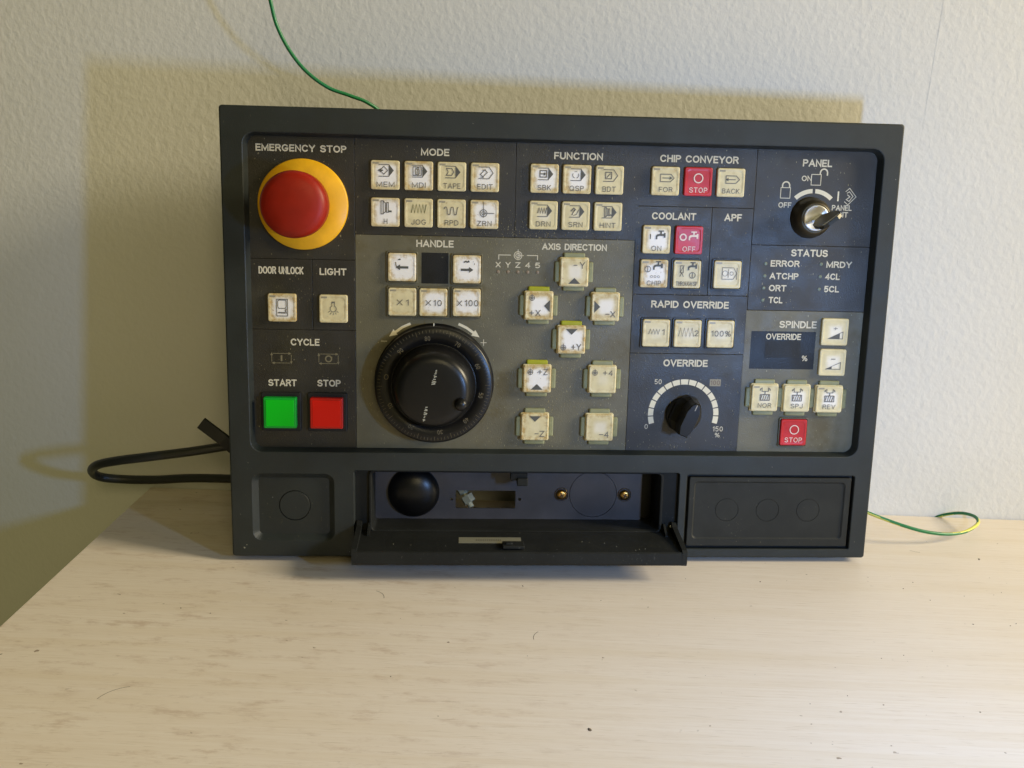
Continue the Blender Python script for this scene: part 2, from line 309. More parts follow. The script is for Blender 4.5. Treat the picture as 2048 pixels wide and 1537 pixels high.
# crumbs and dirt specks on the table
g = G(); rd = random.Random(3)
spots = [(.3075, -.0785, 1.6), (.235, -.13, .9), (.017, -.300, 1.6), (-.062, -.222, .9), (.262, -.175, .8), (.29, -.172, .8), (.285, -.175, .7), (.245, -.12, .6), (.225, -.27, .7), (-.21, -.20, .7), (-.23, -.195, .8), (.14, -.128, .8), (.06, -.17, .6), (-.02, -.148, .9), (.19, -.22, .5), (.30, -.13, .6), (.247, -.145, .5), (-.09, -.26, .6)]
for i in range(26): spots.append((rd.uniform(-.22, .31), rd.uniform(-.30, -.11), rd.uniform(.2, .45)))
for x, y, r in spots:
    k = 6; a0 = rd.uniform(0, 6); st_ = rd.uniform(.35, .8); lo = []
    for i in range(k):
        a = 6.283*i/k; q = r*rd.uniform(.6, 1.1); p = (q*math.cos(a), q*st_*math.sin(a)); lo.append((x*1000+p[0]*math.cos(a0)-p[1]*math.sin(a0), y*1000+p[0]*math.sin(a0)+p[1]*math.cos(a0), .03))
    g.add(lo+[(x*1000, y*1000, .25+r*.25)], [[i, (i+1) % k, k] for i in range(k)])
for (hx, hy, L_, a0_, k_) in ((-.238, -.292, 18, 70, -.5), (-.108, -.172, 12, 95, .6), (-.012, -.215, 10, 100, -.5), (.262, -.068, 7, -35, .2)):
    P_ = []; x_, y_ = hx*1000, hy*1000; a_ = R(a0_)
    for q in range(9): P_.append((x_, y_)); x_ += L_/8*math.cos(a_); y_ += L_/8*math.sin(a_); a_ += k_/8*2
    for q in range(8):
        (xa, ya), (xb, yb2) = P_[q], P_[q+1]; d_ = math.hypot(xb-xa, yb2-ya); nx, ny = -(yb2-ya)/d_*.16, (xb-xa)/d_*.16
        g.add([(xa-nx, ya-ny, .05), (xb-nx, yb2-ny, .05), (xb+nx, yb2+ny, .05), (xa+nx, ya+ny, .05)], [[0, 1, 2, 3]])
tag(g.obj('dirt_specks', mat('dark crumbs', (.11, .08, .05), .8)), 'scattered dark crumbs and dirt specks on the cream table', 'dirt', kind='stuff')

# ------------------------------------------------------------------ the operator panel
LEAN, PYAW = R(4.7282), R(4.755)
panel = bpy.data.objects.new('operator_panel', None); sc.collection.objects.link(panel)
panel.location = (0, -.111, .004); panel.rotation_euler = (-LEAN, 0, PYAW)
tag(panel, 'dark grey machine control panel with keys and red emergency stop leaning on the wall', 'control panel')
PL = lambda gr, name, mats, loc=(0, 0, 0), label=None, parent=panel: tag(gr.obj(name, mats, parent, loc), label)
YS = 7.0        # depth of the membrane sheets behind the bezel face
# bezel with its four openings
H_MAIN = box2(-204.8, 209.0, 73.8, 281.0, 7.5, 8); H_POCK = box2(-204.6, -150.4, 11.7, 58.3, 6, 6)
H_DOOR = box2(-136.6, 86.0, 4.5, 61.0, 1.6, 4); H_COV = box2(91.2, 209.2, 6.4, 60.0, 1.4, 4)
g = G(); o0 = box2(-219.2, 221.0, 0, 297.3, 2.0); oi_ = box2(-218.2, 220.0, 1.0, 296.3, 1.6)
g.loft([(o0, 14), (o0, 1.0), (box2(-218.9, 220.7, .3, 297, 1.9), .3), (oi_, 0)]); 
def grow(x0, x1, z0, z1, r, e, n): return box2(x0-e, x1+e, z0-e, z1+e, r+e, n)
holes = []
for (x0, x1, z0, z1, r, n, prof) in ((-204.8, 209.0, 73.8, 281.0, 7.5, 8, ((.7, 0), (.2, .25), (0, .8), (-1.8, 8.2))), (-204.6, -150.4, 11.7, 58.3, 6, 6, ((.5, 0), (.1, .3), (-3.4, 3.6))),
                             (-136.6, 86.0, 4.5, 61.0, 1.6, 4, ((.4, 0), (0, .4), (-.4, 5))), (91.2, 209.2, 6.4, 60.0, 1.4, 4, ((.4, 0), (0, .4), (0, 5)))):
    loops = [(grow(x0, x1, z0, z1, r, e, n), y) for e, y in prof]; holes.append(loops[0][0]); g.loft(loops, rev=True)
g.holed(oi_, holes, 0)
g.holed(o0, [box2(-208, 209, 2, 291, 1)], 14, True)
PL(g, 'bezel', M_BEZEL)
g = G(); hb = box2(-208, 209, 2.2, 291, 3); hi = box2(-206, 207, 4, 289, 2)
g.loft([(hb, 70), (hb, 13.9)]); g.loft([(hi, 70), (hi, 13.9)], rev=True); g.holed(hb, [hi], 70, True)
PL(g, 'rear_housing', M_FLAP)
g = G(); g.box(-206.5, 208.5, 8.4, 10, 66, 286); PL(g, 'face_backing', M_BLACK)

SX = dict(l=-208, e=-135.6, d=-163.6, mf=-31.6, fc=49.0, cp=127.0, r=209)
SECT = [('l', 'e', 201.8, 284, 0), ('l', 'd', 155.4, 201.8, 0), ('d', 'e', 155.4, 201.8, 0), ('l', 'e', 70, 155.4, 0), ('e', 'mf', 218.6, 284, 0), ('mf', 'fc', 218.6, 284, 0),
        ('e', 48.5, 70, 218.6, 1), (48.5, 'cp', 241.1, 284, 0), (48.5, 99.1, 183, 241.1, 0), (99.1, 'cp', 183, 241.1, 0), (48.5, 'cp', 143.1, 183, 0), (48.5, 'cp', 70, 143.1, 0),
        ('cp', 'r', 217.4, 284, 0), ('cp', 'r', 173.6, 217.4, 0), ('cp', 'r', 70, 173.6, 1)]
for a, b, z0, z1, gr in SECT:
    a = SX.get(a, a); b = SX.get(b, b); g = G(); q = .22; xo = a-(.9 if (gr and a == 127.0) else 0)
    g.plate((xo+b)/2, (z0+z1)/2, b-xo-q, z1-z0-q, .3, 8.4, YS, .16)
    PL(g, 'section_plate', M_GREY if gr else M_DARK, label='grey section plate' if gr else None)

# printed headings
PY = YS-.05
def sxy(x, z): return 3.10-(x+100)*.0005-(240-z)*.0009
def heading(txt, x, z, wpx, hpx=14, M=M_PRINT, bold=.022, name='heading'):
    s_ = sxy(x, z); g = G(); g.text(txt, x, z, wpx/s_, hpx/s_, PY, bold); return PL(g, name, M, label='printed word '+txt.replace('\n', ' '))
for a in (('EMERGENCY  STOP', -169.5, 272.3, 182), ('MODE', -84.0, 272.0, 57), ('FUNCTION', 9.0, 271.9, 98), ('CHIP  CONVEYOR', 88.6, 272.0, 158), ('PANEL', 167.5, 271.5, 59),
          ('COOLANT', 73.8, 234.9, 89), ('APF', 113.4, 234.9, 35), ('HANDLE', -83.6, 213.6, 75), ('AXIS  DIRECTION', 8.4, 213.3, 130, 13), ('LIGHT', -150.1, 194.0, 54),
          ('CYCLE', -169.0, 147.1, 58), ('START', -184.4, 119.5, 57), ('STOP', -153.6, 119.6, 47), ('RAPID  OVERRIDE', 87.9, 176.6, 156), ('OVERRIDE', 87.1, 136.7, 89),
          ('SPINDLE', 162.9, 164.3, 75), ('STATUS', 166.9, 212.6, 74)): heading(*a)
heading('DOOR  UNLOCK', -183.8, 194.3, 90, 15, bold=.008)
for a in (('ERROR', 150.8, 205.3, 58), ('ATCHP', 150.7, 196.9, 58), ('ORT', 146.9, 188.8, 35), ('TCL', 146.1, 180.7, 28), ('MRDY', 187.8, 205.3, 51), ('4CL', 184.0, 197.2, 29), ('5CL', 184.0, 188.8, 30)): heading(*a, 12.5)
for a in (('ON', 161.0, 261.5, 20), ('OFF', 147.6, 243.9, 26), ('PANEL', 186.3, 242.9, 40), ('EDIT', 186.0, 238.4, 29)): heading(*a, 10.5, bold=.012)
for i, ch in enumerate('XYZ45'): heading(ch, -41.9+6.53*i, 200.8, 10, 11, bold=.015)
heading('50', 68.9, 123.6, 14, 10, bold=0); heading('0', 62.2, 92.2, 6.5, 10, bold=0); heading('150', 112.2, 91.0, 20, 10, bold=0); heading('%', 112.1, 86.6, 10, 9, bold=0)
g = G(); g.flat(box2(104.6, 112.2, 121.0, 125.8, .05, 1), PY); s_ = G(); o = PL(g, 'scale_patch', mat('worn cream patch', (.27, .245, .18), .6), label='cream patch behind the number 100')
g = G(); g.text('100', 108.4, 123.4, 6.4, 3.2, PY-.05, 0); PL(g, 'heading', mat('brown print', (.12, .07, .05), .6))
# scale ring of the override knob, lock arcs, symbols
g = G()
for i in range(15):
    a = 197-14.27*i; g.ring(87.5, 101, 20.9, 24.5, PY, a-12.5, a, 5)
PL(g, 'scale_ring', M_PRINTB, label='arc of fifteen cream scale blocks')
for a0, a1 in ((93, 134), (46, 87)):
    g = G(); g.ring(166.5, 236, 16.0, 18.8, PY, a0, a1, 14); PL(g, 'scale_arc', M_PRINTB)
g = G()   # closed padlock, open padlock, edit diamond and bar
def arc(cx, cz, r, a0, a1, n=12): return [(cx+r*math.cos(R(a0+(a1-a0)*i/n)), cz+r*math.sin(R(a0+(a1-a0)*i/n))) for i in range(n+1)]
g.line(box2(144.2, 150.6, 248.4, 255.2, .02, 1), PY, .45, True); g.line([(145.2, 255.2)]+arc(147.5, 256.6, 2.4, 180, 0)[:]+[(149.9, 255.2)], PY, .9)
PL(g, 'padlock_symbol', M_PRINT)
g = G(); g.line(box2(164.2, 170.6, 257.3, 264.2, .02, 1), PY, .45, True); g.line([(169.8, 264.2)]+arc(172.3, 265.4, 2.4, 180, 0)+[(174.7, 263.6)], PY, .9); PL(g, 'padlock_symbol', M_PRINT)
g = G(); g.flat(box2(182.7, 183.7, 247.2, 253.6, .1, 1), PY); PL(g, 'bar_mark', M_PRINTB)
g = G(); g.line([(188.0, 253.5), (190.6, 255.8), (195.3, 250.3), (190.2, 245.0), (187.6, 247.0)], PY, .45)
g.line([(189, 252.5), (190.6, 253.6), (193.2, 250.6), (190.8, 247.2), (188.8, 248.4), (191.2, 250.2), (189.3, 251.6)], PY, .5); PL(g, 'edit_symbol', M_PRINT)
# status windows and axis lamps
for (x, z) in [(137.5, 205), (137.4, 196.8), (137.3, 188.7), (137.2, 180.5), (175.4, 205.4), (175.4, 197.0), (175.4, 188.6)]:
    g = G(); g.rev(x, z, [(1.15, YS+.1), (1.15, YS-.1), (.9, YS-.22)], 16); PL(g, 'status_lamp', M_DOT)
for i in range(5):
    g = G(); g.rev(-41.9+6.53*i, 196.2, [(1.1, YS+.1), (1.1, YS-.1), (.8, YS-.2)], 16); PL(g, 'axis_lamp', M_DOTB)
g = G(); g.line([(-41.6, 204.2), (-41.6, 207.2), (-33.6, 207.2)], PY, .5); g.line([(-23, 207.2), (-15.9, 207.2), (-15.9, 204.2)], PY, .5)
g.ring(-28.9, 207.0, 2.3, 2.8, PY); g.ring(-28.9, 207, 1.2, 1.7, PY); g.line([(-28.9, 203.9), (-28.9, 211)], PY, .45); g.line([(-28.9, 207), (-25, 207)], PY, .45); PL(g, 'origin_symbol', M_PRINT)
# hand wheel arrows, plus and minus
for sg, pts, sn, sx2 in ((1, (-99.4, 160.6, -112.9, 152.3), '-', -116.9), (-1, (-67.5, 160.9, -54.0, 152.6), '+', -50.6)):
    x0, z0, x1, z1 = pts; mxx, mz = (x0+x1)/2, (z0+z1)/2+1.1; g = G(); d = -sg
    P = [(x0, z0), (mxx-d*1.2, mz+.5), (x1-d*3.6, z1+2.6)]
    g.line(P, PY, 1.7); ux, uz = (x1-P[2][0]), (z1-P[2][1]); ll = math.hypot(ux, uz); ux /= ll; uz /= ll
    g.flat([(P[2][0]-uz*2.3, P[2][1]+ux*2.3), (P[2][0]+uz*2.3, P[2][1]-ux*2.3), (x1+ux*.8, z1+uz*.8)] if d < 0 else [(P[2][0]+uz*2.3, P[2][1]-ux*2.3), (x1+ux*.8, z1+uz*.8), (P[2][0]-uz*2.3, P[2][1]+ux*2.3)], PY)
    PL(g, 'direction_arrow', M_PRINTB)
    g = G(); g.line([(sx2-2, 148.6), (sx2+2, 148.6)], PY, .45)
    if sn == '+': g.line([(sx2, 146.4), (sx2, 150.8)], PY-.03, .45)
    PL(g, 'sign_mark', M_PRINT)
# cycle symbols
for cx, kind in ((-184.7, 'I'), (-153.7, 'O')):
    g = G(); z = 136.1
    g.line([(cx-5.6, z+3.2), (cx+4.6, z+3.2)], PY, .4); g.line([(cx+6.4, z+2.4), (cx+6.4, z-2.2)], PY, .4); g.line([(cx+5.6, z-3.2), (cx-4.6, z-3.2)], PY, .4); g.line([(cx-6.4, z-2.4), (cx-6.4, z+2.2)], PY, .4)
    for (ax_, az_, dx, dz) in ((cx+5.6, z+3.2, 1, 0), (cx+6.4, z-3.0, 0, -1), (cx-5.6, z-3.2, -1, 0), (cx-6.4, z+3.0, 0, 1)):
        g.flat([(ax_+dx, az_+dz), (ax_-dx-dz*.9, az_-dz+dx*.9), (ax_-dx+dz*.9, az_-dz-dx*.9)], PY-.02)
    if kind == 'I': g.flat(box2(cx-.6, cx+.6, z-2, z+2, .1, 1), PY)
    else: g.ring(cx, z, 1.5, 2.4, PY)
    PL(g, 'cycle_symbol', M_PRINTD)

# ------------------------------------------------------------------ keys
KF = 4.6        # front of a normal key cap
LY = -.05       # legend lies just in front of the (key local) dished face
def I_prog(g, fill=True):      # program outline with its arrow tip
    g.line([(-4.2, 6.6), (2.6, 6.6)], LY, .35); g.line([(-4.2, -.8), (2.6, -.8)], LY, .35)
    if fill: g.line([(2.6, 6.6), (2.6, -.8)], LY, .35); g.m = 1; g.flat([(2.6, 6.6), (2.6, -.8), (5.6, 2.9)], LY-.02); g.m = 0
    else: g.line([(2.6, 6.6), (5.3, 2.9), (2.6, -.8)], LY, .38)
def I_mem(g): I_prog(g); g.line([(-3.2, 2.9), (-.8, 5.4), (1.6, 2.9), (-.8, .4)], LY, .38, True); g.m = 1; g.flat([(-4.6, 2.9), (-2.6, 4.2), (-2.6, 1.6)], LY-.03); g.flat(box2(-2.7, -1.2, 2.5, 3.3, .02, 1), LY-.03); g.m = 0
def I_mdi(g): I_prog(g); g.line(box2(-3.6, 1.6, .2, 5.6, .02, 1), LY, .38, True); g.line([(-1.9, .8), (-2.2, 3.2), (-1.7, 4.8), (-.9, 3.6), (-.8, 5.2), (0, 5.1), (.5, 3.2), (.4, 1.2), (-.4, .7)], LY-.02, .35, True); g.line([(-1, 1), (-.9, 3.5)], LY-.03, .3); g.line([(-.3, 1), (-.2, 4.5)], LY-.03, .3)
def I_tape(g): I_prog(g); g.line([(-3.4, 5.1), (0, 5.1), (1.3, 2.9), (0, .8), (-3.4, .8), (-2.3, 2.9)], LY, .4, True)
def I_edit(g): I_prog(g, False); g.line([(-2.9, 1.8), (-.1, 4.9), (1.6, 3.2), (-1.2, .4)], LY, .38, True); g.line([(-1.6, 4.6), (.6, 4.9)], LY-.02, .3); g.line([(-2.8, .3), (-.6, -.1)], LY-.02, .3)
def I_wheel(g, s=1., cx=0, cz=3.1):
    Q = lambda L_: [(cx+a*s, cz+b*s) for a, b in L_]
    g.line(Q([(-2.6, 4.2), (-1.2, 4.2), (-1.2, -4.2), (-2.6, -4.2)]), LY, .38, True); g.line(Q([(-1.2, 4.0), (.4, 2.6), (.4, -2.6), (-1.2, -4.0)]), LY, .38)
    g.line(Q([(.9, 3.1), (2.1, 3.1), (2.1, -3.1), (.9, -3.1)]), LY, .38, True); g.m = 1; g.flat([(cx+a*s, cz+b*s) for a, b in ((2.1, -1.9), (4.2, -1.9), (4.2, -3.0), (2.1, -3.0))], LY-.02); g.m = 0
def zig(x0, x1, z, amp, n): return [(x0+(x1-x0)*i/n, z+(amp if i % 2 else -amp)) for i in range(n+1)]
def I_jog(g): g.m = 2; g.line(zig(-4.6, 5, 2.8, 2.7, 9), LY, .42); g.m = 0
def I_rpd(g): g.line([(-4.6+9.2*i/40, 1.8+2.5*math.tanh(2.2*math.sin(math.pi*4.4*i/40+.2))) for i in range(41)], LY, .4)
def I_org(g, cx=-.5, cz=.8, s=1., tail=True):
    g.ring(cx, cz, 2.0*s, 2.5*s, LY); g.ring(cx, cz, .9*s, 1.3*s, LY); g.line([(cx, cz-2.8*s), (cx, cz+(7.2*s if tail else 3.4*s))], LY-.02, .35)
    g.line([(cx-(0 if tail else 2.4*s), cz), (cx+(7*s if tail else 2.6*s), cz)], LY-.02, .35)
def I_sbk(g): I_prog(g); g.line(box2(-3.0, 1.3, .9, 5.0, .02, 1), LY, .5, True); g.m = 1; g.flat(box2(-2.6, -.3, 2.6, 3.2, .02, 1), LY-.02); g.flat([(-.5, 4.1), (-.5, 1.7), (1.0, 2.9)], LY-.03); g.m = 0
def I_qsp(g): I_prog(g); g.line(arc(-.9, 2.7, 2.0, 150, 250), LY, .35); g.line(arc(-.9, 2.7, 2.0, 30, -70), LY, .35); g.line(arc(-.9, 3.2, 1.7, 60, 120, 6), LY, .25)
def I_bdt(g): I_prog(g, False); g.line(box2(-2.6, 1.3, .9, 5.0, .02, 1), LY, .45, True); g.line([(-1.8, 1.6), (.5, 4.2)], LY, .4)
def I_drn(g): I_prog(g); g.line(zig(-3.8, 2, 3, 1.7, 7), LY, .5)
def I_srn(g): I_prog(g); g.line([(-3.2, 3.0), (-1.4, 5), (-.4, 4.1), (-1.7, 2.6)], LY, .6); g.line([(-2.6, .4), (-.8, 4)], LY, .4); g.line([(-1.6, .3), (.4, .9), (1.9, 4.2)], LY, .35)
def I_hint(g): I_prog(g); I_wheel(g, .72, -.5, 2.9)
def I_conv(d):
    def F_(g):
        g.line([(-3.4, 4.4), (3.4, 4.4), (5.6, 2.0), (3.2, -.4), (-3.4, -.4)], LY, .38, True)
        g.line([(-2.2, 2), (3, 2)], LY, .4); x = 3.2*d+.4; g.m = 1; g.flat([(x+d*.9, 2), (x-d*1.0, 3.1), (x-d*1.0, .9)] if d < 0 else [(x+d*.9, 2), (x-d*1.0, 3.1), (x-d*1.0, .9)], LY-.03); g.m = 0
    return F_
def I_o(g, cx=0, cz=2.2, r=3.2, w=.7): g.ring(cx, cz, r-w, r, LY)
def tap(g, cx, cz, s=1., m=1):
    g.m = m; P = lambda L_: g.flat([(cx+a*s, cz+b*s) for a, b in L_], LY-.02)
    P([(-3.4, .2), (-3.4, -2), (-2.4, -2), (-2.4, -.4), (-1.2, .2), (1.8, .2), (1.8, -.9), (3.0, -.9), (3.0, 2.2), (1.8, 2.2), (1.8, 1.5), (-1.2, 1.5), (-2.6, 1.2)]); P([(-.5, 1.4), (.5, 1.4), (.5, 3), (-.5, 3)]); P([(-1.8, 3), (1.8, 3), (1.8, 3.8), (-1.8, 3.8)]); g.m = 0
def I_con(g): tap(g, 2.9, 2.2); g.flat(box2(-4.4, -3.8, .3, 3.6, .02, 1), LY)
def I_coff(g): tap(g, 3.1, 2.0, 1., 0); g.ring(-4.0, 1.9, 1.5, 2.4, LY)
def I_chip(g):
    tap(g, 2.6, 4.6); g.ring(-4.4, 3.0, 1.7, 2.15, LY); g.line([(-4.4, 1.2), (-4.4, 4.6)], LY, .4)
    for i in range(3): g.ring(-1.6+2.3*i, -1.9, .6, .85, LY)
def I_thru(g):
    tap(g, 3.6, 4.6, .95); g.ring(3.6, -.6, 1.7, 2.15, LY); g.line([(3.6, -2.2), (3.6, 1)], LY, .4)
    g.line([(-5, 5.6), (-2, 5.6)], LY, .35); g.line([(-4.7, 5.6), (-4.7, 1), (-2.6, 1), (-2.6, 5.6)], LY, .35); g.line([(-4.6, 1.4), (-2.7, 5)], LY, .3); g.line([(-4.8, -1.6), (-3.6, 1), (-2.4, -1.6)], LY, .35)
def I_apf(g):
    g.line([(-3.6, 4.6), (4, 4.6), (6.2, .8), (4, -3), (-3.6, -3)], LY, .3, True); g.ring(-1.6, .8, 1.6, 1.9, LY); g.ring(2.8, .8, 1.0, 1.3, LY); g.line([(6.4, -3.2), (6.4, 4.6)], LY, .35); g.line([(.6, -2), (.6, 3.6)], LY, .3)
def harrow(d, g, cx=.6, cz=-.1):
    g.m = 1; g.flat([(cx-d*3.6, cz-.75), (cx-d*3.6, cz+.75), (cx+d*2.0, cz+.75), (cx+d*2.0, cz-.75)][::d], LY); g.flat([(cx+d*1.8, cz+1.9), (cx+d*1.8, cz-1.9), (cx+d*4.6, cz)], LY-.02); g.m = 0
def I_tort(g): harrow(-1, g); g.line([(-4.6, 3.0), (-4.0, 2.9), (-3.9, 1.4), (-3.4, .2)], LY, .45); g.m = 1; g.flat([(-2.6, 4.6), (-1, 4.6), (-.8, 5.4), (-1.5, 5.6), (-2.4, 5.2)][::-1], LY); g.m = 0
def I_hare(g): harrow(1, g, -.2, -.3); g.m = 1; g.line([(-2, 4.6), (-.6, 5.2), (.4, 4.7), (1.2, 5.3), (1.6, 4.6)], LY, .7); g.m = 0; g.line([(4.2, 5.2), (4.3, 4.9)], LY, .4); g.line([(5, 4), (5.1, 3.2)], LY, .35)
def tri(cx, cz, d):
    def F_(g):
        a = 4.0; b = 3.9; v_ = {'u': [(-a, 0), (a, 0), (0, b)], 'd': [(-a, 0), (0, -b), (a, 0)], 'l': [(0, -a), (0, a), (-b, 0)], 'r': [(0, -a), (b, 0), (0, a)]}[d]
        g.m = 1; g.flat([(cx+p, cz+q) for p, q in v_], LY); g.m = 0
    return F_
def combo(*fs):
    def F_(g):
        for q in fs: q(g)
    return F_
def T(txt, x, z, w, h=3.4, bold=0.): return lambda g: g.text(txt, x, z, w, h, LY-.03, bold)
org_s = lambda x, z: (lambda g: I_org(g, x, z, .75, False))
def I_zig(x0, x1, amp, n): return lambda g: g.line(zig(x0, x1, 1.0, amp, n), LY, .32)
def I_wedge(k):
    def F_(g):
        x0, x1, z0 = -4.6, 5.6, -4.6; H_ = 4.8; g.line([(x0, z0), (x1, z0), (x1, z0+H_)], LY, .35, True); g.m = 1
        xm = x0+(x1-x0)*k; g.flat([(x0, z0), (xm, z0), (xm, z0+H_*k)], LY-.02); g.m = 0
    return F_
def I_spin(g):
    g.line([(-3.6, 6), (-2.2, 7), (-2.2, 4.6), (2.2, 4.6), (2.2, 7), (3.6, 6)], LY, .35); g.line([(-3.6, 5.2), (-3.0, 6.2)], LY, .5); g.line([(3.6, 5.2), (3.0, 6.2)], LY, .5); g.line([(0, 4.6), (0, 2.6)], LY, .5)
    g.line(box2(-3.2, 3.2, -1.6, 2.4, .02, 1), LY, .45, True)
    for i in range(4): g.line([(-3+1.5*i, -1.6), (-1.9+1.5*i, 2.4)], LY-.01, .4)
def I_bulb(g):
    g.line([(-.9, 4.6), (-.9, 2.4)]+arc(0, 0, 2.0, 116, 424, 18)+[(.9, 2.4), (.9, 4.6)], LY, .32, True); g.line([(-.8, 4.0), (.8, 4.0)], LY, .3)
    for a in (-35, -62, -90, -118, -145): g.line([(2.7*math.cos(R(a)), 2.7*math.sin(R(a))), (4.1*math.cos(R(a)), 4.1*math.sin(R(a)))], LY, .3)
def I_door(g):
    g.line(box2(-3.4, 3.7, -5.4, 5.6, .02, 1), LY, .38, True); g.line(rr(.1, 2.3, 5.4, 5.4, 1.0, 2), LY, .35, True); g.line([(-2.4, -3.2), (2, -3.4)], LY, .7); g.line([(2.8, -.6), (2.3, -2), (2.8, -3.8)], LY, .6)

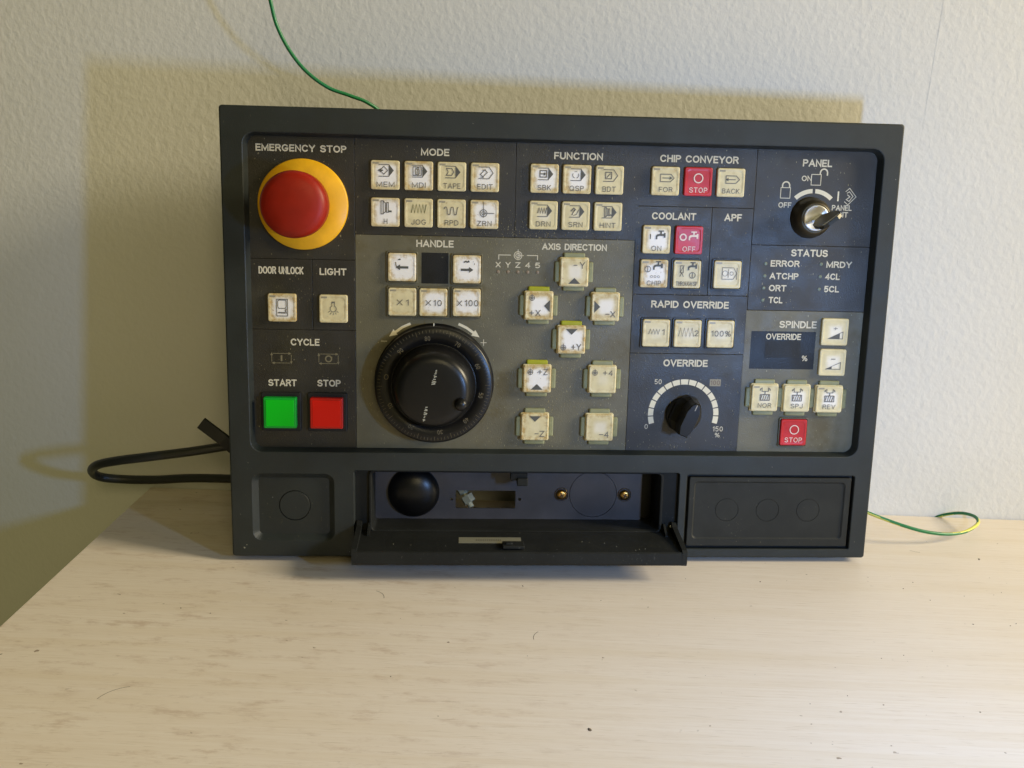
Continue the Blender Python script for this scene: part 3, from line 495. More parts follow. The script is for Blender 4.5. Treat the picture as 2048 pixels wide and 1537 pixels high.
KEYS = [  # text for label, x, z, legend draw, wear, browning, led bar, style, ink
 ('MEM', -115.9, 256.8, combo(I_mem, T('MEM', .3, -5.9, 11.5)), .82, .35, 1, '', 0), ('MDI', -94.4, 256.8, combo(I_mdi, T('MDI', .2, -5.9, 8.8)), .78, .8, 1, '', 0),
 ('TAPE', -73.1, 256.8, combo(I_tape, T('TAPE', .2, -5.9, 11)), 0, .15, 1, '', 0), ('EDIT', -51.7, 256.8, combo(I_edit, T('EDIT', .2, -5.9, 10)), .80, .6, 1, '', 0),
 ('H', -115.9, 233.2, combo(I_wheel, T('H', .3, -5.8, 2.4)), .90, .55, 1, '', 0), ('JOG', -94.4, 233.2, combo(I_jog, T('JOG', .2, -5.8, 9.6)), 0, .35, 1, '', 0),
 ('RPD', -73.1, 233.2, combo(I_rpd, T('RPD', .2, -5.8, 9)), .42, .45, 1, '', 0), ('ZRN', -51.7, 233.2, combo(I_org, T('ZRN', .2, -5.8, 9.4)), .86, .75, 1, '', 0),
 ('SBK', -13.0, 257.1, combo(I_sbk, T('SBK', 0, -5.8, 8.8)), .78, .65, 1, '', 0), ('QSP', 8.2, 257.1, combo(I_qsp, T('QSP', 0, -5.8, 9.4)), .72, .7, 1, '', 0), ('BDT', 29.5, 257.1, combo(I_bdt, T('BDT', 0, -5.8, 8.8)), .35, .05, 1, '', 0),
 ('DRN', -13.0, 233.6, combo(I_drn, T('DRN', 0, -5.6, 9.6)), .45, .1, 1, '', 0), ('SRN', 8.2, 233.6, combo(I_srn, T('SRN', 0, -5.6, 9.4)), .42, .1, 1, '', 0), ('HINT', 29.5, 233.6, combo(I_hint, T('HINT', 0, -5.6, 10.4)), .4, .05, 1, '', 0),
 ('FOR', 66.4, 257.4, combo(I_conv(1), T('FOR', .4, -5.4, 9, 3.2)), 0, .45, 1, '', 0), ('STOP', 88.1, 257.5, combo(I_o, T('STOP', .2, -5.4, 12)), 0, 0, 0, 'red', 1), ('BACK', 109.8, 257.4, combo(I_conv(-1), T('BACK', .2, -5.4, 11.6, 3.2)), .3, .2, 1, '', 0),
 ('ON', 62.4, 219.5, combo(I_con, T('ON', .2, -5.8, 6.6)), .76, .45, 1, '', 0), ('OFF', 84.1, 219.5, combo(I_coff, T('OFF', .2, -5.8, 8.6)), 0, 0, 0, 'red', 1),
 ('CHIP', 61.9, 197.0, combo(I_chip, T('CHIP', .2, -6.2, 9.6, 3.2)), .80, .95, 1, '', 0), ('THROUGH SP', 84.1, 197.0, combo(I_thru, T('THROUGH SP', 0, -6.2, 14.4, 2.9)), .35, .25, 1, 'frame', 0), ('the coolant symbol', 111.4, 197.3, I_apf, .5, .12, 1, 'frame', 0),
 ('a left arrow', -105.0, 198.0, I_tort, .95, .7, 0, 'frame', 0), ('a right arrow', -62.6, 197.4, I_hare, .92, .7, 0, 'frame', 0),
 ('x1', -104.8, 175.2, combo(T('X', -1.6, -.3, 3.8, 3.8), T('1', 3.4, -.3, 1.8, 3.9)), 0, .55, 1, 'frame', 0), ('x10', -84.4, 175.2, combo(T('X', -3.2, -.3, 3.6, 3.6), T('10', 3.0, -.3, 5.4, 4.0)), .84, .8, 1, 'frame', 0), ('x100', -62.4, 175.5, combo(T('X', -4.6, -.5, 3.4, 3.6), T('100', 3.4, -.3, 8.8, 4.2)), .86, .8, 1, 'frame', 0),
 ('-Y', 8.4, 197.0, combo(T('-', .6, 4.6, 2.4, .35), T('Y', 5.2, 4.6, 3.4, 4.4), tri(.2, -7.6, 'u')), .5, .5, 0, 'guard', 0), ('+X', -14.5, 174.4, combo(org_s(-4.6, 5.2), T('+X', -2.4, -4.8, 7.4, 4.2), tri(7.4, 0, 'l')), .72, .95, 0, 'guardL', 0),
 ('-X', 30.0, 174.4, combo(T('-', 1.6, -4.8, 2.8, .35), T('X', 5.2, -4.8, 3.4, 4.2), tri(-7.4, 0, 'r')), .58, .75, 0, 'guard', 0), ('+Y', 8.0, 151.9, combo(org_s(-5.2, -5.2), T('+Y', 3.4, -4.8, 6.6, 4.4), tri(0, 7.4, 'd')), .86, .9, 0, 'guardL', 0),
 ('+Z', -14.3, 125.1, combo(org_s(-4.6, 4.6), T('+Z', 3.8, 4.8, 6.8, 4.2), tri(0, -7.4, 'u')), .82, 1.0, 0, 'guardL', 0), ('+4', 30.0, 125.2, combo(org_s(-5.2, 4.6), T('+4', 3.6, 4.6, 6.8, 3.8)), .4, .3, 0, 'guard', 0),
 ('-Z', -14.9, 91.8, combo(T('-', 1.4, -4.6, 2.8, .35), T('Z', 5.0, -4.6, 3.4, 4.2), tri(0, 7.6, 'd')), .35, 1.0, 0, 'guard', 0), ('-4', 29.3, 91.9, combo(T('-', 1.4, -4.8, 2.8, .35), T('4', 5.0, -4.8, 3.2, 4.2)), .45, .55, 0, 'guard', 0),
 ('a zigzag and 1', 65.3, 157.2, combo(I_zig(-5.0, 2.4, 1.7, 7), T('1', 4.9, .8, 1.6, 4.0)), .4, .3, 1, 'frame', 0), ('a taller zigzag and 2', 86.8, 157.2, combo(I_zig(-6.2, 4.2, 2.9, 8), T('2', 6.1, .4, 2.6, 4.0)), .45, .4, 1, 'frame', 0), ('100%', 109.3, 157.2, T('100%', .4, .4, 13.4, 4.0), .45, .4, 1, 'frame', 0),
 ('plus over a wedge', 188.0, 159.9, combo(T('+', .3, 2.4, 2.8, 2.8), I_wedge(.8)), .55, 0, 0, '', 0), ('minus over a wedge', 188.1, 138.9, combo(T('-', .3, 2.4, 3, .35), I_wedge(.42)), .55, 0, 0, '', 0),
 ('NOR', 142.3, 114.0, combo(I_spin, T('NOR', .2, -5.2, 9.4, 3.2)), .45, .15, 1, 'guard', 0), ('SPJ', 164.7, 113.8, combo(I_spin, T('SPJ', .2, -5.2, 8.4, 3.2)), .6, .05, 0, 'guardR', 0), ('REV', 187.4, 113.5, combo(I_spin, T('REV', .2, -5.2, 8.8, 3.2)), .62, .05, 1, 'guardR', 0),
 ('STOP', 164.8, 89.5, combo(lambda g: I_o(g, .4, 2.0, 3.3, .6), T('STOP', .2, -5.2, 12.2)), 0, 0, 0, 'redframe', 1),
 ('a light bulb', -149.9, 169.8, I_bulb, 0, .35, 1, '', 0), ('a door', -183.3, 170.0, I_door, .84, .95, 1, '', 0)]
cap_mesh = {}
seed = random.Random(11)
for (txt, x, z, draw, wear, brown, led, style, ink) in KEYS:
    red = 'red' in style; guard = 'guard' in style; yf = KF-(1.6 if guard else 0)
    key_ = (guard, red)
    if key_ not in cap_mesh:
        g = G()
        if guard: g.plate(0, 0, 19.4, 19.4, 1.2, YS+.3-yf, 2.0, .3)
        g.plate(0, 0, 18.4, 18.4, 1.3, YS+.3-yf, 0, .55, (1.3, .16) if not guard else (.9, .12))
        o = g.obj('push_key', M_CAPR if red else M_CAP, panel); cap_mesh[key_] = o.data
    else:
        o = bpy.data.objects.new('push_key', cap_mesh[key_]); sc.collection.objects.link(o); o.parent = panel
    o.location = Vector((x, yf, z))*.001
    o.color = (wear*seed.uniform(.96, 1.04), brown, seed.random(), 1)
    o['label'] = ('red' if red else 'yellowed cream') + ' square key marked ' + txt
    g = G(); g.lw = 1.3; LY = -.05; draw(g)
    PL(g, 'legend', [M_WINK, M_WINK, M_WINK] if ink else [M_INK, M_INKD, M_INKG], parent=o)
    if led:
        g = G(); g.box(-7.9, -4.0, -.10, .4, 7.0, 8.1, .05); PL(g, 'indicator_window', mat('indicator', (.30, .27, .20), .4) if not bpy.data.materials.get('indicator') else bpy.data.materials['indicator'], parent=o)
    if style == 'frame' or style == 'redframe':
        g = G(); a = rr(0, 0, 20.6, 20.6, 1.2); b = rr(0, 0, 19.0, 19.0, 1.0); yy = YS-yf
        g.loft([(a, yy), (a, yy-1.1), (rr(0, 0, 20.2, 20.2, 1.1), yy-1.4), (rr(0, 0, 19.4, 19.4, 1), yy-1.4), (b, yy-1.1), (b, yy)])
        PL(g, 'key_frame', (M_FRAME if x > 50 and not style == 'redframe' else M_GREY), parent=o)
    if guard:
        yy = YS-yf
        bars = [(0, 10.9, 14.2, 3.3), (0, -10.9, 14.2, 3.3), (11.1, 0, 3.3, 13.6)]
        if style != 'guardR': bars.append((-11.1, 0, 3.3, 13.6))
        for i, (bx, bz, bw, bh) in enumerate(bars):
            g = G(); g.plate(bx, bz, bw, bh, 1.0, yy, yy-2.0, .8)
            lit = (style == 'guardL' and i == 0); PL(g, 'guard_bar', M_GUARDL if lit else M_GUARD, parent=o, label='bright yellow green guard bar' if lit else None)

# displays
g = G(); g.plate(-83.5, 197.6, 17.6, 20.2, .2, YS, YS-.12, .05); PL(g, 'display_window', M_WINDOW, label='black square display window')
g = G(); g.plate(153.5, 146.5, 44.6, 25.9, .2, YS, YS-.12, .05); o = PL(g, 'spindle_display', M_WINDOW, label='dark display window with worn film')
g = G(); g.plate(153.4, 147.2, 24.5, 11.5, .3, YS, YS-.2, .05); PL(g, 'display_film', M_LCD, parent=o)
g = G(); g.text('OVERRIDE', 153.5, 155.9, 24.2, 4.2, YS-.2, .012); PL(g, 'heading', M_PRINT, parent=o)
g = G(); g.text('%', 169.2, 141.2, 4.0, 3.8, YS-.2, .0); PL(g, 'heading', M_PRINT, parent=o)

# cycle start and stop lenses
for cx, M, ME, nm, lb in ((-185.4, M_GREEN, M_GREENE, 'cycle_start_button', 'green square cycle start button'), (-154.7, M_RLENS, M_RLENSE, 'cycle_stop_button', 'red square cycle stop button')):
    g = G(); g.plate(cx, 100.0, 26.5, 26.5, 1.4, YS, 5.2, .6); o = PL(g, nm, M_BLACK, label=lb)
    g = G(); g.plate(cx, 100.1, 21.6, 20.8, .8, 5.2, .8, .5); PL(g, 'lens_rim', ME, parent=o)
    g = G(); g.plate(cx, 100.1, 18.6, 17.9, .5, 1.0, .45, .25); PL(g, 'lens', M, parent=o)
g = G(); g.ring(-172.6, 108.9, 0, 1.9, YS-.06, 90, 270, 10); PL(g, 'white_mark', M_PRINTB)

# emergency stop
ex_, ez_ = -168.6, 236.9
g = G(); g.rev(ex_, ez_, [(28.9, YS), (28.9, 4.6), (28.3, 4.0), (15, 3.6)], 72); est = PL(g, 'emergency_stop', M_YEL, label='red mushroom emergency stop on a yellow disc')
g = G(); g.rev(ex_-1.1, ez_, [(14.5, 4), (14.5, -11), (17.5, -11.8), (20.2, -12.6), (20.6, -13.6), (20.6, -24.2), (20.1, -26.4), (18.7, -28.2), (15.8, -29.4), (10, -30.3), (4, -30.7), (1, -30.75)], 72); PL(g, 'mushroom_cap', M_RED, parent=est)

# hand wheel
wx, wz = -83.3, 121.2
g = G(); g.rev(wx, wz, [(40.0, YS), (40.0, 5.5), (39.2, 5.0), (39.2, -3.6), (38.9, -4.9), (38.0, -5.6), (29.2, -6.0), (28.4, -5.0), (27.6, -5.0), (27.2, -7.5), (25.8, -15), (24.8, -20), (24.2, -22.4), (22.8, -24.6), (20.6, -25.8), (18, -26.2), (10, -26.4), (1, -26.4)], 128)
hw = PL(g, 'hand_wheel', M_KNOB, label='glossy black hand wheel dial with faded numbers')
g = G()
for i in range(100):
    a = R(3.6*i+1.2); r0 = 33.9 if i % 10 == 0 else (34.8 if i % 5 == 0 else 35.4); ca, sa = math.cos(a), math.sin(a)
    yy = -5.88
    g.line([(wx+r0*ca, wz+r0*sa), (wx+37.2*ca, wz+37.2*sa)], yy, .22)
PL(g, 'dial_marks', mat('faded dial ink', (.12, .10, .06), .5), parent=hw)
for a, tx in ((98, '80'), (61, '70'), (25, '60'), (-11, '50'), (-47, '40'), (134, '90'), (170, '0'), (206, '10'), (242, '20'), (278, '30')):
    g = G(); g.text(tx, wx+31.7*math.cos(R(a)), wz+31.7*math.sin(R(a)), 3.6, 3.0, -6.02, 0, a-90)
    PL(g, 'dial_number', bpy.data.materials['faded dial ink'], parent=hw)
g = G(); g.rev(wx+18.0, wz-8.0, [(4.3, -25), (4.3, -27), (3.9, -28.8), (2.8, -30), (1.4, -30.6), (.3, -30.7)], 32); PL(g, 'crank_knob', M_KNOB, parent=hw)
g = G(); g.flat(box2(-.35, .35, -1.3, 1.3, .2, 2), 0); PL(g, 'zero_mark', mat('ivory mark', (.7, .65, .5), .4), (wx-.4, -3.8+2.4, wz+39.0+.7), parent=panel)
rw = random.Random(5)
for (cx2, cz2, a) in ((wx+1.2, wz+9.5, 78), (wx-4.8, wz-14.5, 78)):      # worn lettering strip on the knob face
    g = G(); ca, sa = math.cos(R(a)), math.sin(R(a))
    for i in range(9):
        t0 = -5+i*1.15; ln = rw.uniform(1.2, 3.0)*(1-.06*i if cz2 > wz else .5+.06*i); k1 = rw.uniform(-.5, .5)
        p0 = (cx2+t0*ca-k1*sa*0-ln/2*sa, cz2+t0*sa+ln/2*ca); p1 = (cx2+(t0+rw.uniform(-.4, .8))*ca+ln/2*sa, cz2+(t0+rw.uniform(-.4, .8))*sa-ln/2*ca)
        g.line([p0, p1], -26.5, .6)
    PL(g, 'worn_lettering', mat('worn knob print', (.36, .35, .28), .5), parent=hw)

# override knob: skirt, wing grip, pointer line
kx, kz = 87.3, 101.0
g = G(); g.rev(kx, kz, [(12.2, YS), (12.2, 4.6), (11.4, 3.6), (6, 3.2)], 48); kn = PL(g, 'override_knob', M_KNOB, label='black rotary override knob with pointer grip')
g = G(); ang = R(68); ca, sa = math.cos(ang), math.sin(ang)
def wing(l0, l1, w_, r):   # elongated rounded outline along the pointer direction
    P = [(-l0, -w_*.62), (-l0*.5, -w_), (l1*.45, -w_), (l1*.8, -w_*.7), (l1, -w_*.28), (l1, w_*.28), (l1*.8, w_*.7), (l1*.45, w_), (-l0*.5, w_), (-l0, w_*.62)]
    return [(kx+a*ca-b*sa, kz+a*sa+b*ca) for a, b in P]
g.loft([(wing(11.4, 14.2, 10.0, 1), 3.6), (wing(11.2, 14.0, 9.6, 1), 1.0), (wing(11.4, 13.2, 5.4, 1), -2.0), (wing(11.4, 12.6, 4.7, 1), -13.0), (wing(10.8, 11.8, 4.2, 1), -14.2)], False, True)
PL(g, 'wing_grip', M_KNOB, parent=kn)
g = G(); P0 = (kx+7.5*ca, kz+7.5*sa); P1 = (kx+12.4*ca, kz+12.4*sa); g.line([P0, (kx+11.6*ca, kz+11.6*sa)], -14.25, .6); PL(g, 'pointer_line', mat('worn white line', (.3, .28, .24), .5), parent=kn)

# key switch and its key
lx, lz = 165.3, 235.9
g = G(); g.rev(lx, lz, [(13.6, YS), (13.4, 5.8), (12.9, 3.2), (12.2, .6), (11.2, -2.0), (10.0, -3.6), (9.0, -4.2), (8.6, -4.0), (8.6, -2.4)], 56, False); ks = PL(g, 'key_switch', M_DSTEEL, label='round tarnished metal key switch')
g = G(); g.rev(lx, lz, [(8.5, -2.4), (8.5, -4.4), (8.2, -5.0), (7.6, -5.2), (7.2, -4.9), (1, -4.7)], 48); PL(g, 'lock_cylinder', M_STEEL, parent=ks)
def tilted(pts2, t0, t1, ang_, axis):   # prism standing out of the lock: pts2 in (along outward, across), thickness along the other axis
    pass
kr = bpy.data.objects.new('lock_key', None); sc.collection.objects.link(kr); PM = Matrix.Translation((0, -.111, .004)) @ Matrix.Rotation(PYAW, 4, 'Z') @ Matrix.Rotation(-LEAN, 4, 'X')
kr.matrix_world = PM @ Matrix.Translation((lx*.001, -.0046, lz*.001)) @ Matrix.Rotation(R(-38), 4, 'Y') @ Matrix.Rotation(R(4), 4, 'X')
tag(kr, 'dark metal key turned towards PANEL EDIT in the round key switch', 'key')
g = G()      # bow: flat plate in the local x-y plane (y outward negative), thin in z
def yplate(outl, z0, z1, g):
    n = len(outl); g.add([(a, b, z0) for a, b in outl]+[(a, b, z1) for a, b in outl], [[i, (i+1) % n, n+(i+1) % n, n+i] for i in range(n)]+[list(range(n))[::-1], [n+i for i in range(n)]])
bow = [(-3.4, -5), (3.4, -5), (4.6, -8), (7.4, -10.5), (8.2, -14), (8.0, -22), (6.6, -25.5), (3.6, -27), (-3.6, -27), (-6.6, -25.5), (-8.0, -22), (-8.2, -14), (-7.4, -10.5), (-4.6, -8)]
yplate(bow, -1.1, 1.1, g); b_ = tag(g.obj('bow', M_KEYM)); b_.parent = kr
g = G(); yplate([(-3.4, -.2), (3.4, -.2), (3.4, -7.2), (-3.4, -7.2)], -.9, .9, g); b_ = g.obj('blade', M_STEEL); b_.parent = kr
g = G()
for zz in (1.15, -1.15): g.add([(x_, y_, zz) for x_, y_ in ((-6.5, -23.5), (6.5, -23.5), (5.6, -25.8), (-5.6, -25.8))], [[0, 1, 2, 3]])
b_ = g.obj('worn_band', M_STEEL); b_.parent = kr

# ------------------------------------------------------------------ lower strip
g = G(); g.holed(box2(-203, -152, 13, 57, 4, 4), [circ(-177.2, 35.2, 10.7, 40)], 3.6); g.loft([(circ(-177.2, 35.2, 10.7, 40), 3.6), (circ(-177.2, 35.2, 10.7, 40), 5.2)], rev=True); PL(g, 'pocket_floor', M_BEZEL)
g = G(); g.rev(-177.2, 35.2, [(10.15, 5.2), (10.15, 3.75), (10.0, 3.6), (.01, 3.6)], 40, True, False); PL(g, 'knockout_plug', M_BEZEL)
g = G(); g.add([(x_, 5.25, z_) for x_, z_ in circ(-177.2, 35.2, 11, 24)], [list(range(24))]); PL(g, 'groove_bottom', M_BLACK)
# right cover
g = G(); outer = box2(93.2, 207.2, 8.4, 58.1, 1.0, 4); i1 = box2(96.6, 203.4, 13.6, 55.2, 3.0, 4); i2 = box2(97.6, 202.4, 14.6, 54.2, 2.4, 4)
cs = [(120.6, 34.6), (149.4, 34.5), (178.2, 34.6)]
g.loft([(outer, 4.9), (outer, .9), (box2(93.6, 206.8, 8.8, 57.7, .8, 4), .5)]); g.holed(box2(93.6, 206.8, 8.8, 57.7, .8, 4), [i1], .5); g.loft([(i1, .5), (i2, 1.3)], rev=True)
g.holed(i2, [circ(a, b, 8.2, 36) for a, b in cs], 1.3)
for a, b in cs: g.loft([(circ(a, b, 8.2, 36), 1.3), (circ(a, b, 8.05, 36), 1.7)], rev=True)
cov = PL(g, 'blank_cover', M_COVER, label='rectangular blank cover with three round knockouts')
for a, b in cs:
    g = G(); g.rev(a, b, [(8.02, 1.7), (7.94, 1.42), (7.85, 1.34), (.01, 1.34)], 36, True, False); PL(g, 'knockout_disc', M_COVER, parent=cov)
g = G(); g.add([(91, 4.95, 6), (209.4, 4.95, 6), (209.4, 4.95, 60.2), (91, 4.95, 60.2)], [[0, 1, 2, 3]]); PL(g, 'cover_seat', M_BLACK)
# open compartment in the middle
ho = box2(-124.6, 73.0, 18.8, 59.2, 2.2, 4)
g = G(); g.holed(box2(-137, 86.4, 4, 61.4, 1, 4), [ho], 4.2); g.loft([(ho, 4.2), (ho, 34)], rev=True)
g.loft([(grow(-124.6, 73.0, 18.8, 59.2, 2.2, 2.3, 4), 4.25), (grow(-124.6, 73.0, 18.8, 59.2, 2.2, 2.3, 4), 2.2), (grow(-124.6, 73.0, 18.8, 59.2, 2.2, 1.9, 4), 1.8), (grow(-124.6, 73.0, 18.8, 59.2, 2.2, .9, 4), 1.8), (grow(-124.6, 73.0, 18.8, 59.2, 2.2, .5, 4), 2.2), (ho, 4.3)])
PL(g, 'compartment_frame', M_FLAP)
g = G(); slot = box2(-68.0, -25.4, 26.6, 39.8, .3, 1); bo = box2(-124.8, 65.2, 18.5, 59.4, .3, 1)
hol = [slot, circ(30.2, 37.6, 17.1, 48), circ(-70.8, 33.4, 1.1, 12), circ(-22.4, 33.4, 1.1, 12)]
g.holed(bo, hol, 26)
for h_ in hol: g.loft([(h_, 26), (h_, 27.6)], rev=True)
g.prismx([(26, 18.6), (27.6, 18.6), (27.6, 59.3), (26, 59.3)], 65.0, 65.25)
PL(g, 'connector_plate', M_BACKP, label='blue grey metal connector plate inside the open compartment')
g = G(); g.rev(30.2, 37.6, [(16.85, 27.6), (16.85, 26.1), (16.7, 25.95), (.01, 25.95)], 48, True, False); PL(g, 'knockout_disc', M_BACKP)
g = G(); g.rev(-97.7, 38.6, [(18.2, 26), (18.2, 25), (17.8, 24.2), (16.5, 22.2), (14, 20.2), (10, 18.4), (5, 17.4), (1, 17.2)], 56); PL(g, 'rubber_plug', M_KNOB, label='round black domed rubber plug')
for i, x_ in enumerate((7.4, 52.8)):
    g = G(); g.rev(x_, 37.4, [(4.9, 26), (4.9, 25.4), (4.6, 25.2)], 28, False); g.rev(x_, 37.4, [(3.7, 25.3), (3.6, 24.2), (3.1, 23.5), (2.0, 23.1), (.2, 23.0)], 28); g.m = 1
    for a in (25+40*i, 115+40*i): g.line([(x_-1.9*math.cos(R(a)), 37.4-1.9*math.sin(R(a))), (x_+1.9*math.cos(R(a)), 37.4+1.9*math.sin(R(a)))], 22.92-.02*(a > 100), .8)
    PL(g, 'brass_screw', [M_BRASS, mat('screw slot', (.06, .03, .01), .6)])
# loose bolt seen through the slot
def cyl_dir(g, p0, p1, r, n=16, taper=1.):
    p0 = Vector(p0); p1 = Vector(p1); d = (p1-p0).normalized(); a = d.orthogonal().normalized(); b = d.cross(a)
    vs = [tuple(p0+a*r*math.cos(6.2832*i/n)+b*r*math.sin(6.2832*i/n)) for i in range(n)]+[tuple(p1+(a*math.cos(6.2832*i/n)+b*math.sin(6.2832*i/n))*r*taper) for i in range(n)]
    g.add(vs, [[i, (i+1) % n, n+(i+1) % n, n+i] for i in range(n)]+[list(range(n))[::-1], [n+i for i in range(n)]])
g = G(); cyl_dir(g, (-64.5, 36, 40.5), (-56.5, 29, 26.5), 2.2, 12); cyl_dir(g, (-64.0, 33.5, 39.6), (-61.6, 31.5, 36.4), 4.2, 6); cyl_dir(g, (-60.4, 30.5, 34.4), (-57.6, 28.5, 30.2), 4.6, 6); PL(g, 'hex_bolt', M_ZINC, label='pale hex bolt and nut seen through the slot')
g = G(); g.box(58, 74, 31, 33, 17, 60.5, .3); PL(g, 'added_light_block', M_BLACK)  # added black plate that stops light leaking through the gap at the right
# latch catch at the top
g = G(); g.box(-26.0, -18.6, 2.4, 11.5, 50.2, 55.6, .5); g.box(-30.5, -18.8, 5.0, 12, 53.4, 59.0, .4); PL(g, 'latch_catch', M_FLAP)

# drop down door flap
g = G(); x0, x1 = -134.9, 85.4
g.prismx([(5.0, 17.4), (-1, 18.2), (-32.4, 16.0), (-34.2, 16.6), (-35.0, 15.9), (-35.2, 8.6), (-34.4, 7.4), (-33, 7.2), (-32.6, 10.6), (5.0, 13.2)], x0, x1)
fl = PL(g, 'door_flap', M_FLAP, label='open drop down door flap')
for xa, xb in ((x0-.05, x0+3.2), (x1-3.2, x1+.05)):
    g = G(); g.prismx([(4.2, 24.8), (1.2, 25.4), (-2.2, 23.2), (-33.6, 17.9), (-35.25, 16.2), (-35.25, 8.4), (-34, 7.15), (4.2, 13)], xa, xb); PL(g, 'hinge_cheek', M_FLAP, parent=fl)
for xa in (x0+7.5, x1-9.0):
    g = G(); g.prismx([(3.8, 23.4), (1.0, 23.8), (-8, 18.6), (-8, 17.2), (3.8, 17.2)], xa, xa+1.5); PL(g, 'hinge_rib', M_FLAP, parent=fl)
g = G(); cyl_dir(g, (81.2, 2.2, 21.8), (86.2, 2.2, 21.8), 1.0, 12); PL(g, 'hinge_pin', M_STEEL, parent=fl)
def on_flap(y_): return 18.2-(18.2-16.0)*((-1-y_)/31.4)
g = G(); ya, yb_ = -10.0, -19.0; g.add([(-65.5, ya, on_flap(ya)+.25), (-65.5, yb_, on_flap(yb_)+.25), (-23.5, yb_, on_flap(yb_)+.25), (-23.5, ya, on_flap(ya)+.25), (-65.5, yb_, on_flap(yb_)), (-23.5, yb_, on_flap(yb_))], [[0, 1, 2, 3], [1, 4, 5, 2]])
g.m = 1
for i in range(14):
    xx = -54+i*1.25; g.add([(xx, -13.4, on_flap(-13.4)+.3), (xx, -15.6, on_flap(-15.6)+.3), (xx+.7, -15.6, on_flap(-15.6)+.3), (xx+.7, -13.4, on_flap(-13.4)+.3)], [[0, 1, 2, 3]])
PL(g, 'name_strip', [M_SILV, mat('strip marks', (.12, .11, .08), .5)], parent=fl, label='thin silver strip with worn tiny lettering')
g = G(); g.box(-36.5, -22.2, -30.5, -20.5, 17.0, 19.0, .4); g.box(-34.5, -30.0, -27.5, -25, 16.8, 20.2, .4); PL(g, 'catch_tab', M_FLAP, parent=fl)
# short dark step under the right of the bezel edge and lint on the flap
g = G(); rl = random.Random(9)
for i in range(13):
    x_ = rl.uniform(-130, 80); y_ = rl.uniform(-30, 0); rr_ = rl.uniform(.12, .3); z_ = on_flap(y_)+.12
    g.add([(x_-rr_, y_-rr_, z_), (x_+rr_, y_-rr_, z_), (x_+rr_*.7, y_+rr_, z_+.1), (x_-rr_, y_+rr_*.8, z_+.15)], [[0, 1, 2, 3]])
o = PL(g, 'lint', mat('pale lint', (.36, .36, .32), .8), parent=fl); o['kind'] = 'stuff'
# crumbs of dried coolant on the sheets and the bezel
g = G()
for i in range(1700):
    k = rl.random()
    if k < .30: x_, z_ = rl.gauss(5, 22), rl.gauss(135, 40)
    elif k < .5: x_, z_ = rl.gauss(-20, 30), rl.gauss(222, 8)
    elif k < .62: x_, z_ = rl.gauss(110, 30), rl.gauss(165, 28)
    elif k < .74: x_, z_ = rl.choice([(-4, 186), (8, 163), (18, 135), (30, 110), (0, 110), (140, 128), (-40, 90), (20, 84), (42, 190)]); x_ += rl.gauss(0, 7); z_ += rl.gauss(0, 5)
    elif k < .82: x_, z_ = rl.uniform(-60, 126), 75+abs(rl.gauss(0, 4))
    else: x_, z_ = rl.uniform(-198, 202), rl.uniform(77, 276)
    if not (-198 < x_ < 202 and 77 < z_ < 276): continue
    a = rl.uniform(1.0, 2.2); rr_ = rl.uniform(.16, .38)*(1.5 if rl.random() < .12 else 1); dx, dz = math.cos(a)*rr_*rl.uniform(1, 2.4), math.sin(a)*rr_*rl.uniform(1, 2.4)
    g.add([(x_-dx, YS-.02, z_-dz), (x_+rr_*.4, YS-.16, z_-rr_*.2), (x_+dx, YS-.02, z_+dz), (x_-rr_*.4, YS-.12, z_+rr_*.2)], [[0, 1, 2, 3]])
o = PL(g, 'dried_coolant_crumbs', mat('dried coolant', (.40, .35, .20), .45)); o['kind'] = 'stuff'

g = G()     # tiny chips in the bezel paint
for (x_, z_, rr_) in ((-211, 6.2, .7), (-209.4, 8.3, .4), (-213, 30, .25), (-200.5, 13.4, .6), (-192, 41, .35), (-207, 66, .25), (-60, 290, .25), (218, 262, .3), (216, 233, .25), (150, 66, .25), (-140, 3.5, .3), (60, 69, .2), (213, 12, .25)):
    yy = 3.5 if (-204 < x_ < -151 and 12 < z_ < 58) else -.03
    g.flat([(x_+rr_*q*math.cos(R(a)), z_+rr_*q*math.sin(R(a))) for a, q in ((0, 1), (60, .7), (130, 1.1), (200, .8), (280, 1))], yy)
o = PL(g, 'paint_chips', mat('pale chips', (.26, .25, .20), .6)); o['kind'] = 'stuff'
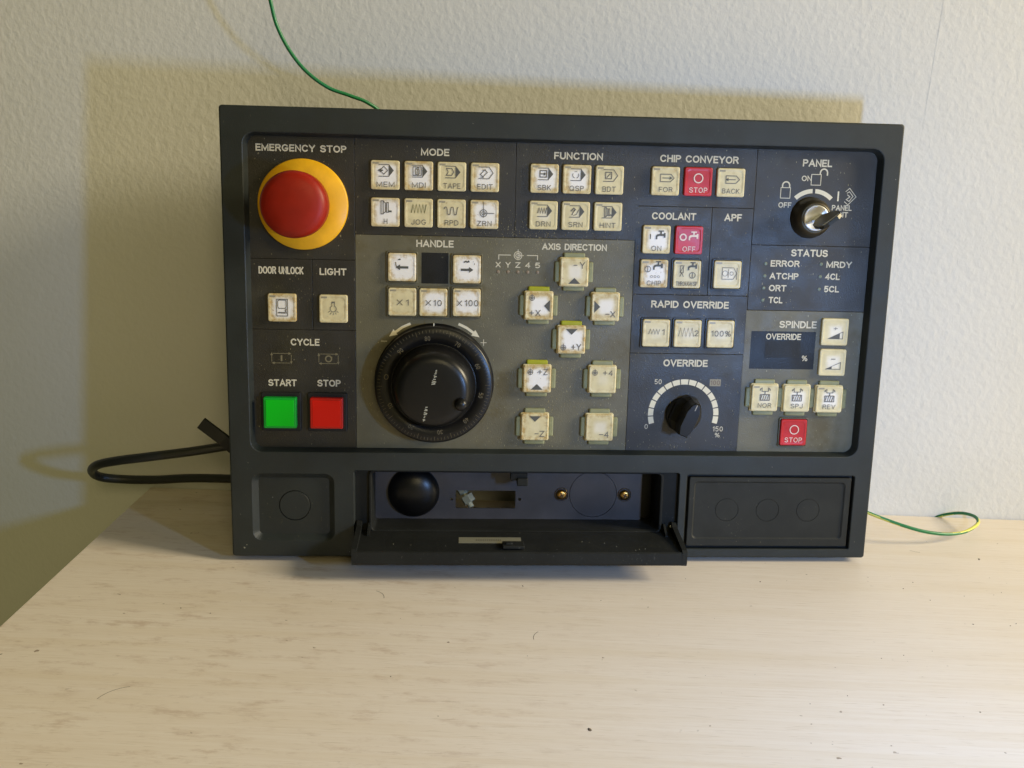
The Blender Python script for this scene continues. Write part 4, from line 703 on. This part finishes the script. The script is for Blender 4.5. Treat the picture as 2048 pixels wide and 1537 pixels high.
# ------------------------------------------------------------------ cables (world metres)
def tube(name, pts, r, mats, label, cat, stripe=False, seg=14, taperflat=None):
    P = [Vector(p) for p in pts]; S = []
    for i in range(len(P)-1):
        a, b, c, d = P[max(i-1, 0)], P[i], P[i+1], P[min(i+2, len(P)-1)]
        for k in range(seg):
            t_ = k/seg; S.append(.5*((2*b)+(c-a)*t_+(2*a-5*b+4*c-d)*t_*t_+(3*b-a-3*c+d)*t_**3))
    S.append(P[-1]); n = 14; g = G(); up_ = Vector((0, 0, 1)); prev = None; vs = []; dist = 0; tw = []
    for i, p in enumerate(S):
        d = (S[min(i+1, len(S)-1)]-S[max(i-1, 0)]).normalized()
        a = (prev-d*prev.dot(d)) if prev else (up_-d*up_.dot(d)); a = a.normalized() if a.length > 1e-4 else d.orthogonal().normalized(); prev = a; b = d.cross(a)
        if i: dist += (S[i]-S[i-1]).length
        tw.append(dist); 
        for k in range(n):
            q = 6.28318*k/n; vs.append((p+(a*math.cos(q)+b*math.sin(q))*r)*1000)
    for i in range(len(S)-1):
        for k in range(n):
            g.m = 1 if (stripe and ((k-int(tw[i]*stripe)) % n) < 5) else 0
            g.add([vs[i*n+k], vs[i*n+(k+1) % n], vs[(i+1)*n+(k+1) % n], vs[(i+1)*n+k]], [[0, 1, 2, 3]], True)
    o = g.obj(name, mats); tag(o, label, cat)
    import bmesh
    bm = bmesh.new(); bm.from_mesh(o.data); bmesh.ops.remove_doubles(bm, verts=bm.verts, dist=1e-6); bm.to_mesh(o.data); bm.free()
    return o

G_PTS = [(-0.2009, -0.066, 0.3872), (-0.1965, -0.064, 0.3666), (-0.1934, -0.062, 0.3517), (-0.1862, -0.06, 0.3365), (-0.1758, -0.058, 0.3234), (-0.1623, -0.055, 0.3137), (-0.1483, -0.05, 0.3088), (-0.1373, -0.045, 0.3046), (-0.128, -0.04, 0.2964), (-0.1194, -0.04, 0.2739)]
Y_PTS = [(0.2169, -0.05, 0.0288), (0.2334, -0.056, 0.0232), (0.2556, -0.06, 0.0167), (0.2745, -0.06, 0.0119), (0.2929, -0.056, 0.0089), (0.3093, -0.048, 0.008), (0.3235, -0.036, 0.0098), (0.3266, -0.024, 0.0105), (0.3224, -0.012, 0.0082), (0.3147, -0.004, 0.0036), (0.3068, 0.001, -0.0018)]
B_PTS = [(-0.2201, -0.05, 0.0591), (-0.2402, -0.058, 0.0583), (-0.2677, -0.065, 0.055), (-0.2956, -0.07, 0.0518), (-0.3199, -0.07, 0.0477), (-0.3376, -0.064, 0.0417), (-0.3485, -0.052, 0.0321), (-0.3487, -0.04, 0.0227), (-0.3345, -0.033, 0.0185), (-0.3102, -0.03, 0.0179), (-0.2833, -0.028, 0.0195), (-0.2517, -0.028, 0.0203), (-0.2236, -0.03, 0.0214)]
S_PTS = [(-0.2564, -0.07, 0.0793), (-0.2407, -0.07, 0.067), (-0.2252, -0.06, 0.0466)]
tube('green_wire', G_PTS, .00125, [M_WG], 'thin green wire hanging down behind the top edge of the control panel', 'wire')
tube('striped_earth_wire', Y_PTS, .00125, [M_WG, M_WY], 'thin green and yellow wire looping over the table at the right', 'wire', stripe=120)
tube('black_cable', B_PTS, .0034, [M_CABLE], 'thick black cable looping out behind the left side of the panel', 'cable')
d = (Vector(S_PTS[1])-Vector(S_PTS[0])).normalized(); a = Vector((0, -1, 0)); a = (a-d*a.dot(d)).normalized(); b = d.cross(a); g = G(); vs = []
for p in S_PTS:
    for q, w_ in ((-.0014, -.0044), (.0014, -.0044), (.0014, .0044), (-.0014, .0044)): vs.append((Vector(p)+a*q+b*w_)*1000)
fs = [[3, 2, 1, 0], [8, 9, 10, 11]]
for k in range(2):
    for i in range(4): fs.append([k*4+i, k*4+(i+1) % 4, k*4+4+(i+1) % 4, k*4+4+i])
g.add(vs, fs); tag(g.obj('flat_strap', M_CABLE), 'short flat black strap sticking up behind the panel above the cable', 'strap')
sc.render.engine = 'CYCLES'
